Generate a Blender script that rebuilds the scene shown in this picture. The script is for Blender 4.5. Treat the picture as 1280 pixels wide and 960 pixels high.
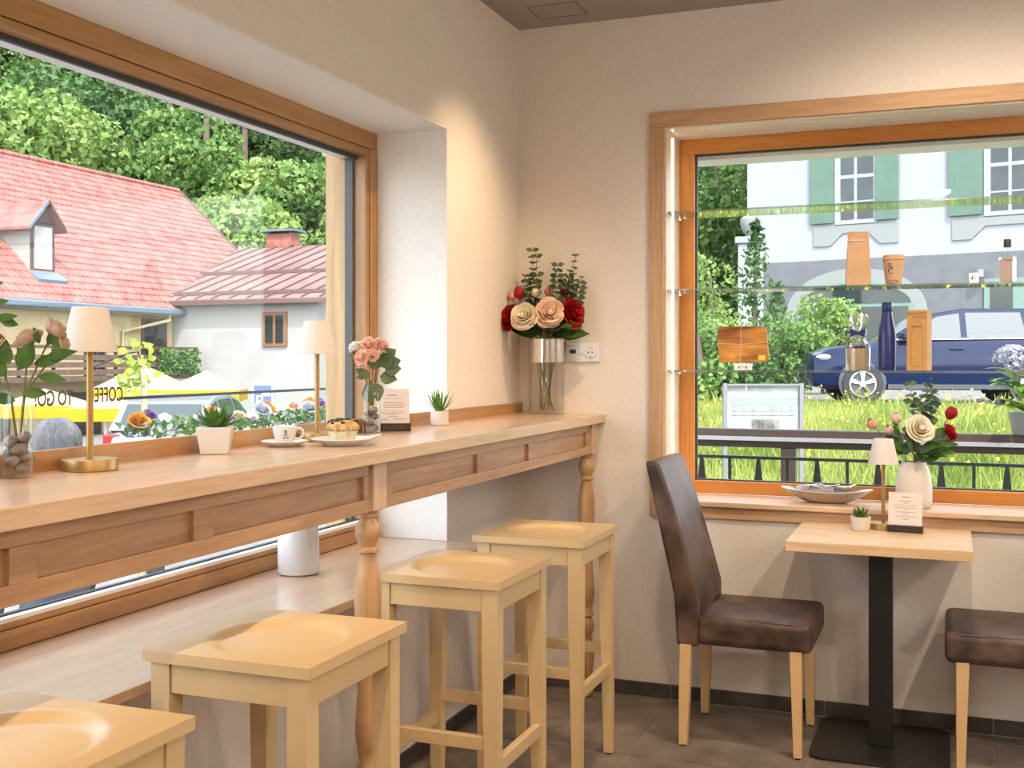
import bpy, bmesh, math, random
import numpy as np
from mathutils import Vector, Matrix, Euler

for o in list(bpy.data.objects):
    bpy.data.objects.remove(o)
SC = bpy.context.scene
COL = SC.collection
R = math.radians
PI = math.pi
RND = random.Random(7)

# ------------------------------------------------------------------ camera, sky, sun, exposure
cam_d = bpy.data.cameras.new('camera')
cam = bpy.data.objects.new('camera', cam_d)
COL.objects.link(cam)
cam.location = (1.711, -4.493, 1.38)
cam.rotation_euler = (R(90), 0, R(21.208))
cam_d.sensor_width = 36.0
cam_d.lens = 36.0 * 1405.26 / 1280.0
cam_d.shift_y = -(480 - 449.43) / 1280.0
cam_d.clip_end = 600
SC.camera = cam

world = bpy.data.worlds.new('world')
SC.world = world
world.use_nodes = True
wn = world.node_tree
sky = wn.nodes.new('ShaderNodeTexSky')
sky.sky_type = 'NISHITA'
sky.sun_disc = False
sky.sun_elevation = R(54)
sky.sun_rotation = R(141)
sky.air_density = 1.0
sky.dust_density = 1.5
hsv = wn.nodes.new('ShaderNodeHueSaturation')
hsv.inputs['Saturation'].default_value = 0.42
wn.links.new(sky.outputs[0], hsv.inputs['Color'])
wn.links.new(hsv.outputs[0], wn.nodes['Background'].inputs[0])
wn.nodes['Background'].inputs[1].default_value = 1.35

sun_d = bpy.data.lights.new('sun', 'SUN')
sun_d.energy = 6.5
sun_d.angle = R(0.8)
sun_d.color = (1.0, 0.95, 0.87)
sun = bpy.data.objects.new('sun', sun_d)
COL.objects.link(sun)
sun.location = (6, -12, 20)
sun_dir = Vector((0.62, -0.78, 0)).normalized() * math.cos(R(54)) + Vector((0, 0, math.sin(R(54))))
sun.rotation_euler = sun_dir.to_track_quat('Z', 'Y').to_euler()

vs = SC.view_settings
vs.view_transform = 'Standard'
vs.look = 'None'
vs.exposure = -0.10
vs.gamma = 1.0
vs.use_curve_mapping = False
SC.cycles.max_bounces = 10
SC.cycles.transparent_max_bounces = 24
SC.cycles.sample_clamp_indirect = 6.0
SC.cycles.use_denoising = True

# ------------------------------------------------------------------ materials
def srgb(r, g, b):
    f = lambda c: c / 12.92 if c <= 0.04045 else ((c + 0.055) / 1.055) ** 2.4
    return (f(r / 255), f(g / 255), f(b / 255), 1.0)

def new_mat(name):
    m = bpy.data.materials.new(name)
    m.use_nodes = True
    nt = m.node_tree
    return m, nt, nt.nodes['Principled BSDF']

def noise_col(nt, c1, c2, scale, detail=4.0, mapping=(1, 1, 1), distort=0.0, lo=0.35, hi=0.65, coord='Object'):
    tc = nt.nodes.new('ShaderNodeTexCoord')
    mp = nt.nodes.new('ShaderNodeMapping')
    mp.inputs['Scale'].default_value = mapping
    nz = nt.nodes.new('ShaderNodeTexNoise')
    nz.inputs['Scale'].default_value = scale
    nz.inputs['Detail'].default_value = detail
    nz.inputs['Distortion'].default_value = distort
    rp = nt.nodes.new('ShaderNodeValToRGB')
    rp.color_ramp.elements[0].position = lo
    rp.color_ramp.elements[0].color = c1
    rp.color_ramp.elements[1].position = hi
    rp.color_ramp.elements[1].color = c2
    nt.links.new(tc.outputs[coord], mp.inputs[0])
    nt.links.new(mp.outputs[0], nz.inputs['Vector'])
    nt.links.new(nz.outputs[0], rp.inputs[0])
    return nz, rp, mp

def bump(nt, bs, src, strength, dist=0.002):
    b = nt.nodes.new('ShaderNodeBump')
    b.inputs['Strength'].default_value = strength
    b.inputs['Distance'].default_value = dist
    nt.links.new(src, b.inputs['Height'])
    nt.links.new(b.outputs[0], bs.inputs['Normal'])

def plain(name, col, rough=0.5, metal=0.0, vary=0.0, scale=8.0, bmp=0.0, spec=0.5, trans=0.0):
    m, nt, bs = new_mat(name)
    bs.inputs['Base Color'].default_value = col
    bs.inputs['Roughness'].default_value = rough
    bs.inputs['Metallic'].default_value = metal
    bs.inputs['Specular IOR Level'].default_value = spec
    if trans:
        bs.inputs['Transmission Weight'].default_value = trans
    if vary:
        a = tuple(max(0, c * (1 - vary)) for c in col[:3]) + (1,)
        b = tuple(min(1, c * (1 + vary)) for c in col[:3]) + (1,)
        nz, rp, mp = noise_col(nt, a, b, scale)
        nt.links.new(rp.outputs[0], bs.inputs['Base Color'])
        if bmp:
            bump(nt, bs, nz.outputs[0], bmp)
    return m

def wood(name, c1, c2, axis='y', scale=10.0, rough=0.45, bmp=0.08, stretch=14.0, fine=True, spec=0.5):
    m, nt, bs = new_mat(name)
    s = [stretch, stretch, stretch]
    s['xyz'.index(axis)] = 1.0
    nz, rp, mp = noise_col(nt, c1, c2, scale / 10.0, 5.0, s, 0.7, 0.3, 0.7)
    if fine:
        n2 = nt.nodes.new('ShaderNodeTexNoise')
        n2.inputs['Scale'].default_value = scale * 0.6
        n2.inputs['Detail'].default_value = 3
        nt.links.new(mp.outputs[0], n2.inputs['Vector'])
        mx = nt.nodes.new('ShaderNodeMixRGB')
        mx.blend_type = 'MULTIPLY'
        r2 = nt.nodes.new('ShaderNodeValToRGB')
        r2.color_ramp.elements[0].position = 0.3
        r2.color_ramp.elements[0].color = (0.80, 0.77, 0.74, 1)
        r2.color_ramp.elements[1].position = 0.62
        r2.color_ramp.elements[1].color = (1, 1, 1, 1)
        nt.links.new(n2.outputs[0], r2.inputs[0])
        mx.inputs[0].default_value = 0.75
        nt.links.new(rp.outputs[0], mx.inputs[1])
        nt.links.new(r2.outputs[0], mx.inputs[2])
        nt.links.new(mx.outputs[0], bs.inputs['Base Color'])
        bump(nt, bs, n2.outputs[0], bmp, 0.001)
    else:
        nt.links.new(rp.outputs[0], bs.inputs['Base Color'])
        bump(nt, bs, nz.outputs[0], bmp, 0.001)
    bs.inputs['Roughness'].default_value = rough
    bs.inputs['Specular IOR Level'].default_value = spec
    return m

def emit(name, col, strength):
    m = bpy.data.materials.new(name)
    m.use_nodes = True
    nt = m.node_tree
    nt.nodes.clear()
    e = nt.nodes.new('ShaderNodeEmission')
    e.inputs[0].default_value = col
    e.inputs[1].default_value = strength
    o = nt.nodes.new('ShaderNodeOutputMaterial')
    nt.links.new(e.outputs[0], o.inputs[0])
    return m

def thin_glass(name, tint=(1, 1, 1, 1), ior=1.45, rough=0.0, gain=1.0, base=0.0):
    m = bpy.data.materials.new(name)
    m.use_nodes = True
    nt = m.node_tree
    nt.nodes.clear()
    t = nt.nodes.new('ShaderNodeBsdfTransparent')
    t.inputs[0].default_value = tint
    g = nt.nodes.new('ShaderNodeBsdfGlossy')
    g.inputs['Roughness'].default_value = rough
    fr = nt.nodes.new('ShaderNodeFresnel')
    # the Fresnel node inverts the index on back faces; undo that, a thin sheet reflects alike from both sides
    ge = nt.nodes.new('ShaderNodeNewGeometry')
    mr = nt.nodes.new('ShaderNodeMapRange')
    mr.inputs[3].default_value = ior
    mr.inputs[4].default_value = 1.0 / ior
    nt.links.new(ge.outputs['Backfacing'], mr.inputs[0])
    nt.links.new(mr.outputs[0], fr.inputs[0])
    mt = nt.nodes.new('ShaderNodeMath')
    mt.operation = 'MULTIPLY_ADD'
    mt.inputs[1].default_value = gain
    mt.inputs[2].default_value = base
    mx = nt.nodes.new('ShaderNodeMixShader')
    o = nt.nodes.new('ShaderNodeOutputMaterial')
    nt.links.new(fr.outputs[0], mt.inputs[0])
    nt.links.new(mt.outputs[0], mx.inputs[0])
    nt.links.new(t.outputs[0], mx.inputs[1])
    nt.links.new(g.outputs[0], mx.inputs[2])
    nt.links.new(mx.outputs[0], o.inputs[0])
    return m

def leafy(name, c1, c2, scale=0.5, transl=0.35, rough=0.6, coord='Object'):
    m, nt, bs = new_mat(name)
    nz, rp, mp = noise_col(nt, c1, c2, scale, 3.0, coord=coord)
    nt.links.new(rp.outputs[0], bs.inputs['Base Color'])
    bs.inputs['Roughness'].default_value = rough
    bs.inputs['Specular IOR Level'].default_value = 0.25
    if transl:
        tr = nt.nodes.new('ShaderNodeBsdfTranslucent')
        mx = nt.nodes.new('ShaderNodeMixShader')
        mx.inputs[0].default_value = transl
        out = [n for n in nt.nodes if n.type == 'OUTPUT_MATERIAL'][0]
        nt.links.new(rp.outputs[0], tr.inputs[0])
        nt.links.new(bs.outputs[0], mx.inputs[1])
        nt.links.new(tr.outputs[0], mx.inputs[2])
        nt.links.new(mx.outputs[0], out.inputs[0])
    return m

M = {}
M['plaster'] = plain('plaster', (0.76, 0.70, 0.64, 1), 0.9, 0, 0.03, 60, 0.5, 0.2)
M['reveal'] = plain('reveal_plaster', (0.80, 0.795, 0.76, 1), 0.9, 0, 0.02, 60, 0.5, 0.2)
M['ceiling'] = plain('ceiling_paint', (0.33, 0.305, 0.29, 1), 0.85, 0, 0.03, 3)
M['tile'] = plain('floor_tile', (0.20, 0.165, 0.14, 1), 0.42, 0, 0.28, 7, 0.1)
M['base_tile'] = plain('baseboard_tile', (0.07, 0.06, 0.055, 1), 0.5, 0, 0.35, 9)
M['grout'] = plain('grout', (0.36, 0.29, 0.23, 1), 0.9)
OAK1, OAK2 = (0.60, 0.395, 0.245, 1), (0.72, 0.51, 0.34, 1)
M['oak_y'] = wood('oak_along_y', OAK1, OAK2, 'y', 16, 0.3, 0.04)
_b = M['oak_y'].node_tree.nodes['Principled BSDF']
_b.inputs['Coat Weight'].default_value = 0.7
_b.inputs['Coat Roughness'].default_value = 0.22
M['oak_z'] = wood('oak_along_z', OAK1, OAK2, 'z', 16, 0.42, 0.1)
M['oak_x'] = wood('oak_along_x', OAK1, OAK2, 'x', 16, 0.36, 0.1)
APR1, APR2 = (0.37, 0.20, 0.105, 1), (0.54, 0.325, 0.18, 1)
M['apron_y'] = wood('oak_apron', APR1, APR2, 'y', 18, 0.45, 0.15, 18)
M['frame_y'] = wood('window_oak_y', (0.34, 0.175, 0.06, 1), (0.50, 0.28, 0.11, 1), 'y', 14, 0.4)
M['frame_z'] = wood('window_oak_z', (0.34, 0.175, 0.06, 1), (0.50, 0.28, 0.11, 1), 'z', 14, 0.4)
M['honey_x'] = wood('honey_oak_x', (0.50, 0.185, 0.035, 1), (0.66, 0.28, 0.06, 1), 'x', 12, 0.38)
M['honey_z'] = wood('honey_oak_z', (0.50, 0.185, 0.035, 1), (0.66, 0.28, 0.06, 1), 'z', 12, 0.38)
M['case_x'] = wood('casing_oak_x', (0.46, 0.27, 0.14, 1), (0.60, 0.38, 0.21, 1), 'x', 12, 0.5)
M['case_z'] = wood('casing_oak_z', (0.46, 0.27, 0.14, 1), (0.60, 0.38, 0.21, 1), 'z', 12, 0.5)
M['liner'] = wood('liner_oak', (0.72, 0.55, 0.38, 1), (0.82, 0.66, 0.48, 1), 'z', 10, 0.4)
M['liner_lit'] = wood('liner_oak_lit', (0.84, 0.79, 0.73, 1), (0.90, 0.86, 0.80, 1), 'x', 10, 0.3, 0.02)  # head board whitened: LED and daylight brightness put into its colour
M['larch'] = wood('larch_post', (0.40, 0.25, 0.11, 1), (0.58, 0.40, 0.20, 1), 'z', 10, 0.6)
BE1, BE2 = (0.60, 0.42, 0.215, 1), (0.70, 0.515, 0.285, 1)
M['beech'] = wood('beech', BE1, BE2, 'y', 6, 0.32, 0.02, 8, False)
M['beech_z'] = wood('beech_legs', BE1, BE2, 'z', 6, 0.38, 0.02, 8, False)
M['turned'] = wood('turned_oak', (0.42, 0.23, 0.105, 1), (0.60, 0.37, 0.19, 1), 'z', 10, 0.4)
M['table_x'] = wood('table_laminate', (0.66, 0.43, 0.23, 1), (0.78, 0.55, 0.32, 1), 'x', 12, 0.28, 0.03)
M['chair_leg'] = wood('chair_beech', (0.66, 0.43, 0.20, 1), (0.76, 0.53, 0.28, 1), 'z', 6, 0.38, 0.02, 8, False)
M['black'] = plain('black_steel', (0.012, 0.011, 0.011, 1), 0.42, 0.0)
M['gasket'] = plain('gasket', (0.03, 0.035, 0.04, 1), 0.6)
M['alu'] = plain('grey_aluminium', (0.055, 0.06, 0.065, 1), 0.5, 0.0)
M['white_paint'] = plain('white_paint', (0.85, 0.85, 0.84, 1), 0.5)
M['pane'] = thin_glass('window_pane', (0.985, 0.995, 0.99, 1), 1.45, 0.0, 0.26)
M['shelf_glass'] = thin_glass('shelf_glass', (0.93, 0.985, 0.965, 1), 1.5, 0.02, 1.0, 0.02)
M['shelf_edge'] = thin_glass('shelf_edge', (0.66, 0.88, 0.82, 1), 1.5, 0.12, 1.0, 0.35)
M['vessel'] = thin_glass('vessel_glass', (0.975, 0.985, 0.98, 1), 1.45, 0.02, 0.7, 0.01)
M['smoke'] = thin_glass('vase_glass', (0.955, 0.95, 0.94, 1), 1.45, 0.02, 1.0, 0.03)
M['chrome'] = plain('chrome', (0.75, 0.74, 0.72, 1), 0.12, 1.0)
M['brass'] = plain('brass', (0.46, 0.30, 0.12, 1), 0.42, 0.9)
M['shade'] = plain('lamp_shade', (0.66, 0.60, 0.56, 1), 0.7, 0, 0, 1, 0, 0.3)
M['ceramic'] = plain('white_ceramic', (0.68, 0.67, 0.66, 1), 0.25)
M['matt_ceramic'] = plain('matt_ceramic', (0.66, 0.60, 0.54, 1), 0.6)
M['paper'] = plain('paper', (0.68, 0.60, 0.54, 1), 0.8)
M['ink'] = plain('ink', (0.12, 0.09, 0.07, 1), 0.8)
M['ink_soft'] = plain('ink_soft', (0.34, 0.26, 0.22, 1), 0.8)
M['dark_wood'] = plain('dark_wood', (0.03, 0.018, 0.012, 1), 0.5, 0, 0.3, 30)
M['gold'] = plain('gold_print', (0.42, 0.22, 0.07, 1), 0.5, 0.3)
M['kraft'] = plain('kraft_paper', (0.55, 0.34, 0.19, 1), 0.7, 0, 0.06, 20)
M['cardboard'] = plain('cardboard', (0.50, 0.27, 0.09, 1), 0.75, 0, 0.05, 30)
M['navy'] = plain('navy_lacquer', (0.012, 0.022, 0.13, 1), 0.3)
M['succ'] = leafy('succulent', (0.035, 0.11, 0.02, 1), (0.12, 0.27, 0.05, 1), 40, 0.1, 0.4)
M['aloe'] = leafy('aloe', (0.03, 0.12, 0.02, 1), (0.20, 0.42, 0.06, 1), 60, 0.15, 0.4)
M['leaf'] = leafy('bouquet_leaf', (0.025, 0.07, 0.015, 1), (0.08, 0.17, 0.035, 1), 18, 0.15, 0.45)
M['euca'] = leafy('eucalyptus', (0.05, 0.09, 0.045, 1), (0.15, 0.20, 0.10, 1), 18, 0.15, 0.5)
M['stem'] = plain('stem', (0.13, 0.12, 0.035, 1), 0.6, 0, 0.3, 40)
M['stone'] = plain('pebble', (0.20, 0.17, 0.15, 1), 0.55, 0, 0.4, 25)
def petal(n, a, b):
    return leafy('petal_' + n, a, b, 22, 0.25, 0.55)
M['rose_red'] = petal('red', (0.30, 0.008, 0.012, 1), (0.55, 0.025, 0.03, 1))
M['rose_cream'] = petal('cream', (0.84, 0.76, 0.56, 1), (0.90, 0.85, 0.70, 1))
M['rose_blush'] = petal('blush', (0.82, 0.50, 0.36, 1), (0.88, 0.74, 0.58, 1))
M['rose_pink'] = petal('pink', (0.78, 0.28, 0.22, 1), (0.86, 0.52, 0.42, 1))
M['rose_peach'] = petal('peach', (0.85, 0.42, 0.28, 1), (0.90, 0.66, 0.54, 1))
M['rose_white'] = petal('white', (0.82, 0.80, 0.70, 1), (0.90, 0.88, 0.80, 1))
M['rose_dusty'] = petal('dusty', (0.55, 0.40, 0.28, 1), (0.72, 0.58, 0.42, 1))

def leather():
    m, nt, bs = new_mat('brown_leather')
    nz, rp, mp = noise_col(nt, (0.032, 0.019, 0.015, 1), (0.155, 0.095, 0.07, 1), 9.0, 9, lo=0.36, hi=0.70)
    nt.links.new(rp.outputs[0], bs.inputs['Base Color'])
    n2 = nt.nodes.new('ShaderNodeTexNoise')
    n2.inputs['Scale'].default_value = 160
    nt.links.new(mp.outputs[0], n2.inputs['Vector'])
    bump(nt, bs, n2.outputs[0], 0.25, 0.001)
    rr = nt.nodes.new('ShaderNodeMapRange')
    rr.inputs[3].default_value = 0.36
    rr.inputs[4].default_value = 0.6
    nt.links.new(nz.outputs[0], rr.inputs[0])
    nt.links.new(rr.outputs[0], bs.inputs['Roughness'])
    return m
M['leather'] = leather()
M['seam'] = plain('leather_seam', (0.11, 0.07, 0.05, 1), 0.6)

# ------------------------------------------------------------------ mesh helpers
class MB:
    def __init__(s):
        s.v, s.f, s.mi = [], [], []
        s.cur = 0
    def add(s, vs, fs):
        n = len(s.v)
        s.v += [tuple(v) for v in vs]
        for f in fs:
            s.f.append(tuple(i + n for i in f))
            s.mi.append(s.cur)
        return s
    def box(s, x0, x1, y0, y1, z0, z1):
        vs = [(x0, y0, z0), (x1, y0, z0), (x1, y1, z0), (x0, y1, z0), (x0, y0, z1), (x1, y0, z1), (x1, y1, z1), (x0, y1, z1)]
        return s.add(vs, [(0, 3, 2, 1), (4, 5, 6, 7), (0, 1, 5, 4), (1, 2, 6, 5), (2, 3, 7, 6), (3, 0, 4, 7)])
    def hexa(s, bot, top):
        return s.add(list(bot) + list(top), [(0, 3, 2, 1), (4, 5, 6, 7), (0, 1, 5, 4), (1, 2, 6, 5), (2, 3, 7, 6), (3, 0, 4, 7)])
    def lathe(s, prof, c=(0, 0, 0), n=24, cap0=True, cap1=True, sx=1.0, sy=1.0):
        vs, fs = [], []
        for r, z in prof:
            for i in range(n):
                a = 2 * PI * i / n
                vs.append((c[0] + r * sx * math.cos(a), c[1] + r * sy * math.sin(a), c[2] + z))
        for k in range(len(prof) - 1):
            for i in range(n):
                j = (i + 1) % n
                fs.append((k * n + i, k * n + j, (k + 1) * n + j, (k + 1) * n + i))
        if cap0:
            fs.append(tuple(range(n - 1, -1, -1)))
        if cap1:
            b = (len(prof) - 1) * n
            fs.append(tuple(range(b, b + n)))
        return s.add(vs, fs)
    def tube(s, path, rad, n=8, cap=True):
        P = [Vector(p) for p in path]
        rr = rad if isinstance(rad, (list, tuple)) else [rad] * len(P)
        vs, fs = [], []
        up = None
        for k, p in enumerate(P):
            d = (P[min(k + 1, len(P) - 1)] - P[max(k - 1, 0)])
            d = d.normalized() if d.length > 1e-9 else Vector((0, 0, 1))
            if up is None:
                up = Vector((0, 0, 1)) if abs(d.z) < 0.9 else Vector((1, 0, 0))
            a = d.cross(up)
            a = a.normalized() if a.length > 1e-6 else d.orthogonal().normalized()
            b = a.cross(d).normalized()
            up = b
            for i in range(n):
                t = 2 * PI * i / n
                vs.append(p + (a * math.cos(t) + b * math.sin(t)) * rr[k])
        for k in range(len(P) - 1):
            for i in range(n):
                j = (i + 1) % n
                fs.append((k * n + i, k * n + j, (k + 1) * n + j, (k + 1) * n + i))
        if cap:
            fs.append(tuple(range(n - 1, -1, -1)))
            b = (len(P) - 1) * n
            fs.append(tuple(range(b, b + n)))
        return s.add(vs, fs)
    def prism(s, poly, axis, a0, a1):
        # poly: list of 2-D points; axis: the extruded axis
        def mk(p, a):
            if axis == 'x': return (a, p[0], p[1])
            if axis == 'y': return (p[0], a, p[1])
            return (p[0], p[1], a)
        n = len(poly)
        vs = [mk(p, a0) for p in poly] + [mk(p, a1) for p in poly]
        fs = [tuple(range(n - 1, -1, -1)), tuple(range(n, 2 * n))]
        for i in range(n):
            j = (i + 1) % n
            fs.append((i, j, n + j, n + i))
        return s.add(vs, fs)
    def ball(s, c, r, sx=1, sy=1, sz=1, n=12, m=8, jit=0, rng=None):
        vs, fs = [], []
        for k in range(m + 1):
            t = PI * k / m
            for i in range(n):
                a = 2 * PI * i / n
                q = 1 + (rng.uniform(-jit, jit) if jit else 0)
                vs.append((c[0] + r * sx * math.sin(t) * math.cos(a) * q, c[1] + r * sy * math.sin(t) * math.sin(a) * q, c[2] + r * sz * math.cos(t) * q))
        for k in range(m):
            for i in range(n):
                j = (i + 1) % n
                fs.append((k * n + i, (k + 1) * n + i, (k + 1) * n + j, k * n + j))
        return s.add(vs, fs)
    def patch(s, fn, nu, nv):
        vs = [fn(u / nu, v / nv) for v in range(nv + 1) for u in range(nu + 1)]
        fs = []
        for v in range(nv):
            for u in range(nu):
                a = v * (nu + 1) + u
                fs.append((a, a + 1, a + nu + 2, a + nu + 1))
        return s.add(vs, fs)
    def build(s, name, mat, parent=None, smooth=False, bevel=0.0, seg=2, loc=None, angle=40):
        me = bpy.data.meshes.new(name)
        me.from_pydata(s.v, [], s.f)
        mats = mat if isinstance(mat, (list, tuple)) else [mat]
        for m in mats:
            me.materials.append(M[m] if isinstance(m, str) else m)
        if len(mats) > 1:
            me.polygons.foreach_set('material_index', s.mi)
        bm = bmesh.new()
        bm.from_mesh(me)
        bmesh.ops.remove_doubles(bm, verts=bm.verts, dist=1e-6)
        bmesh.ops.recalc_face_normals(bm, faces=bm.faces)
        bm.to_mesh(me)
        bm.free()
        if smooth:
            me.polygons.foreach_set('use_smooth', [True] * len(me.polygons))
            me.set_sharp_from_angle(angle=R(angle))
        o = bpy.data.objects.new(name, me)
        COL.objects.link(o)
        if parent is not None:
            o.parent = parent
        if loc is not None:
            o.location = loc
        if bevel:
            b = o.modifiers.new('bevel', 'BEVEL')
            b.width = bevel
            b.segments = seg
            b.limit_method = 'ANGLE'
            b.angle_limit = R(35)
        return o

def tag(o, label, cat=None, group=None, kind=None):
    o['label'] = label
    if cat: o['category'] = cat
    if group: o['group'] = group
    if kind: o['kind'] = kind
    return o

def thing(name, label, cat, loc=(0, 0, 0), rz=0.0, group=None, kind=None):
    o = bpy.data.objects.new(name, None)
    o.empty_display_size = 0.05
    COL.objects.link(o)
    o.location = loc
    o.rotation_euler = (0, 0, rz)
    return tag(o, label, cat, group, kind)

def dup(root, loc, rz=None, label=None, group=None):
    r = root.copy()
    COL.objects.link(r)
    r.location = loc
    if rz is not None: r.rotation_euler = (0, 0, rz)
    if label: r['label'] = label
    if group: r['group'] = group
    for ch in list(root.children):
        c = ch.copy(); COL.objects.link(c); c.parent = r
        for g in list(ch.children):
            d = g.copy(); COL.objects.link(d); d.parent = c
    return r

def np_quads(name, V, mat, parent=None):
    # V: (n,4,3) array of quads
    n = len(V)
    me = bpy.data.meshes.new(name)
    me.vertices.add(n * 4)
    me.vertices.foreach_set('co', V.reshape(-1).astype(np.float32))
    me.loops.add(n * 4)
    me.loops.foreach_set('vertex_index', np.arange(n * 4, dtype=np.int32))
    me.polygons.add(n)
    me.polygons.foreach_set('loop_start', np.arange(0, n * 4, 4, dtype=np.int32))
    me.update(calc_edges=True)
    me.materials.append(M[mat])
    o = bpy.data.objects.new(name, me)
    COL.objects.link(o)
    if parent is not None: o.parent = parent
    return o

def leaf_quads(P, size, rng, aspect=0.6, outward=None):
    n = len(P)
    d = rng.normal(size=(n, 3)); d /= np.linalg.norm(d, axis=1)[:, None]
    if outward is not None:
        nrm = outward + 0.9 * rng.normal(size=(n, 3))
        nrm /= np.linalg.norm(nrm, axis=1)[:, None]
        d = np.cross(nrm, d); d /= np.linalg.norm(d, axis=1)[:, None] + 1e-9
    else:
        nrm = rng.normal(size=(n, 3)); nrm /= np.linalg.norm(nrm, axis=1)[:, None]
    e = np.cross(d, nrm); e /= np.linalg.norm(e, axis=1)[:, None] + 1e-9
    s = (size * rng.uniform(0.6, 1.3, n))[:, None]
    a = aspect
    return np.stack([P - d * s, P + e * s * a, P + d * s, P - e * s * a], axis=1)

def text(name, body, size, loc, right, up, mat, parent=None, depth=0.0004, align='LEFT', tall=1.0, bold=0.0):
    cu = bpy.data.curves.new(name, 'FONT')
    cu.body = body
    cu.size = size
    cu.extrude = depth
    cu.offset = bold
    cu.align_x = align
    cu.materials.append(M[mat])
    tmp = bpy.data.objects.new(name, cu)
    COL.objects.link(tmp)
    dg = bpy.context.evaluated_depsgraph_get()
    me = bpy.data.meshes.new_from_object(tmp.evaluated_get(dg))
    me.transform(Matrix.Diagonal((1.0, tall, 1.0, 1.0)))
    bpy.data.objects.remove(tmp)
    o = bpy.data.objects.new(name, me)
    COL.objects.link(o)
    r, u = Vector(right).normalized(), Vector(up).normalized()
    n = r.cross(u)
    m = Matrix((r, u, n)).transposed().to_4x4()
    m.translation = Vector(loc)
    o.matrix_world = m
    if parent is not None:
        o.parent = parent
    return o
YAW = R(21.208)

# ------------------------------------------------------------------ the room
XR, YB, ZC = 5.4, -6.4, 2.788          # far side wall, rear wall, ceiling height
WL0, WL1, WZ0, WZ1 = -4.3, -0.738, 0.691, 2.232    # opening for the long window
RX0, RX1, RZ0, RZ1 = 0.634, 3.10, 0.790, 2.323     # opening for the shelf window

m = MB()
m.box(-0.46, 0, YB - 0.3, 0.45, -0.9, WZ0)
m.box(-0.46, 0, YB - 0.3, 0.45, WZ1, ZC)
m.box(-0.46, 0, WL1, 0.45, WZ0, WZ1)
m.box(-0.46, 0, YB - 0.3, WL0, WZ0, WZ1)
w = m.build('wall_left', 'plaster')
tag(w, 'warm white plastered wall with the long counter window', 'wall', kind='structure')
# window reveal skins: plaster paler and cooler, with daylight put into the colour
m = MB()
m.box(-0.287, -0.0005, WL1 - 0.004, WL1, 0.716, WZ1 - 0.004)
m.build('reveal_side', 'reveal', w)
m = MB()
m.box(-0.287, -0.0005, WL0, WL1, WZ1 - 0.008, WZ1)
m.build('reveal_head', 'reveal', w)
m = MB()
m.box(0, RX0, 0, 0.45, -0.9, ZC)
m.box(RX1, XR + 0.3, 0, 0.45, -0.9, ZC)
m.box(RX0, RX1, 0, 0.45, -0.9, RZ0)
m.box(RX0, RX1, 0, 0.45, RZ1, ZC)
w = m.build('wall_back', 'plaster')
tag(w, 'warm white plastered wall with the glass shelf window', 'wall', kind='structure')
w = MB().box(XR, XR + 0.3, YB - 0.3, 0, -0.9, ZC).build('wall_right', 'plaster')
tag(w, 'plain plastered side wall of the room', 'wall', kind='structure')
w = MB().box(0, XR, YB - 0.3, YB, -0.9, ZC).build('wall_rear', 'plaster')
tag(w, 'plain plastered rear wall of the room', 'wall', kind='structure')
w = MB().box(-0.46, XR + 0.3, YB - 0.3, 0.45, ZC, ZC + 0.3).build('ceiling', 'ceiling')
tag(w, 'flat grey painted ceiling', 'ceiling', kind='structure')
m = MB()
g = 0.004
x0, x1, y0, y1 = 0.139, 0.345, -0.285, -0.114
for a in ((x0, x1, y0, y0 + g), (x0, x1, y1 - g, y1), (x0, x0 + g, y0, y1), (x1 - g, x1, y0, y1)):
    m.box(a[0], a[1], a[2], a[3], ZC - 0.0015, ZC + 0.001)
m.build('hatch_joint', plain('hatch_joint', (0.15, 0.14, 0.13, 1), 0.9), w)

# floor: grout bed and tiles
fl = MB().box(0, XR, YB, 0, -0.2, -0.004).build('floor', 'grout')
tag(fl, 'brown grey ceramic tile floor with pale joints', 'floor', kind='structure')
cache = {}
xs = [0.06 + 0.602 * k for k in range(-1, 10)]
ys = [-0.082 - 0.602 * k for k in range(-1, 12)]
for i in range(len(xs) - 1):
    for j in range(len(ys) - 1):
        a0, a1 = max(xs[i] + 0.002, 0.004), min(xs[i + 1] - 0.002, XR)
        b0, b1 = max(ys[j + 1] + 0.002, YB), min(ys[j] - 0.002, -0.012)
        if a1 - a0 < 0.01 or b1 - b0 < 0.01: continue
        key = (round(a1 - a0, 4), round(b1 - b0, 4))
        if key not in cache:
            hx, hy = key[0] / 2, key[1] / 2
            t = MB().hexa([(-hx, -hy, -0.012), (hx, -hy, -0.012), (hx, hy, -0.012), (-hx, hy, -0.012)],
                          [(-hx + .001, -hy + .001, 0), (hx - .001, -hy + .001, 0), (hx - .001, hy - .001, 0), (-hx + .001, hy - .001, 0)]).build('tile', 'tile', fl)
            cache[key] = t
        else:
            t = cache[key].copy(); COL.objects.link(t)
        t.location = ((a0 + a1) / 2, (b0 + b1) / 2, 0)

def baseboard(name, label, axis, pts, fixed, d):
    root = thing(name, label, 'baseboard', kind='structure')
    for k in range(len(pts) - 1):
        a, b = pts[k] + 0.002, pts[k + 1] - 0.002
        mm = MB()
        if axis == 'x': mm.box(a, b, fixed - d, fixed, 0.003, 0.06)
        else: mm.box(fixed, fixed + d, a, b, 0.003, 0.06)
        mm.build('tile', 'base_tile', root, bevel=0.001, seg=1)
baseboard('baseboard_back', 'dark tile skirting under the shelf window', 'x', [0.011] + [x for x in xs if 0.05 < x < XR] + [XR], 0, 0.011)
baseboard('baseboard_left', 'dark tile skirting below the counter', 'y', sorted([YB] + [y for y in ys if YB < y < -0.05] + [0]), 0, 0.011)

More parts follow.
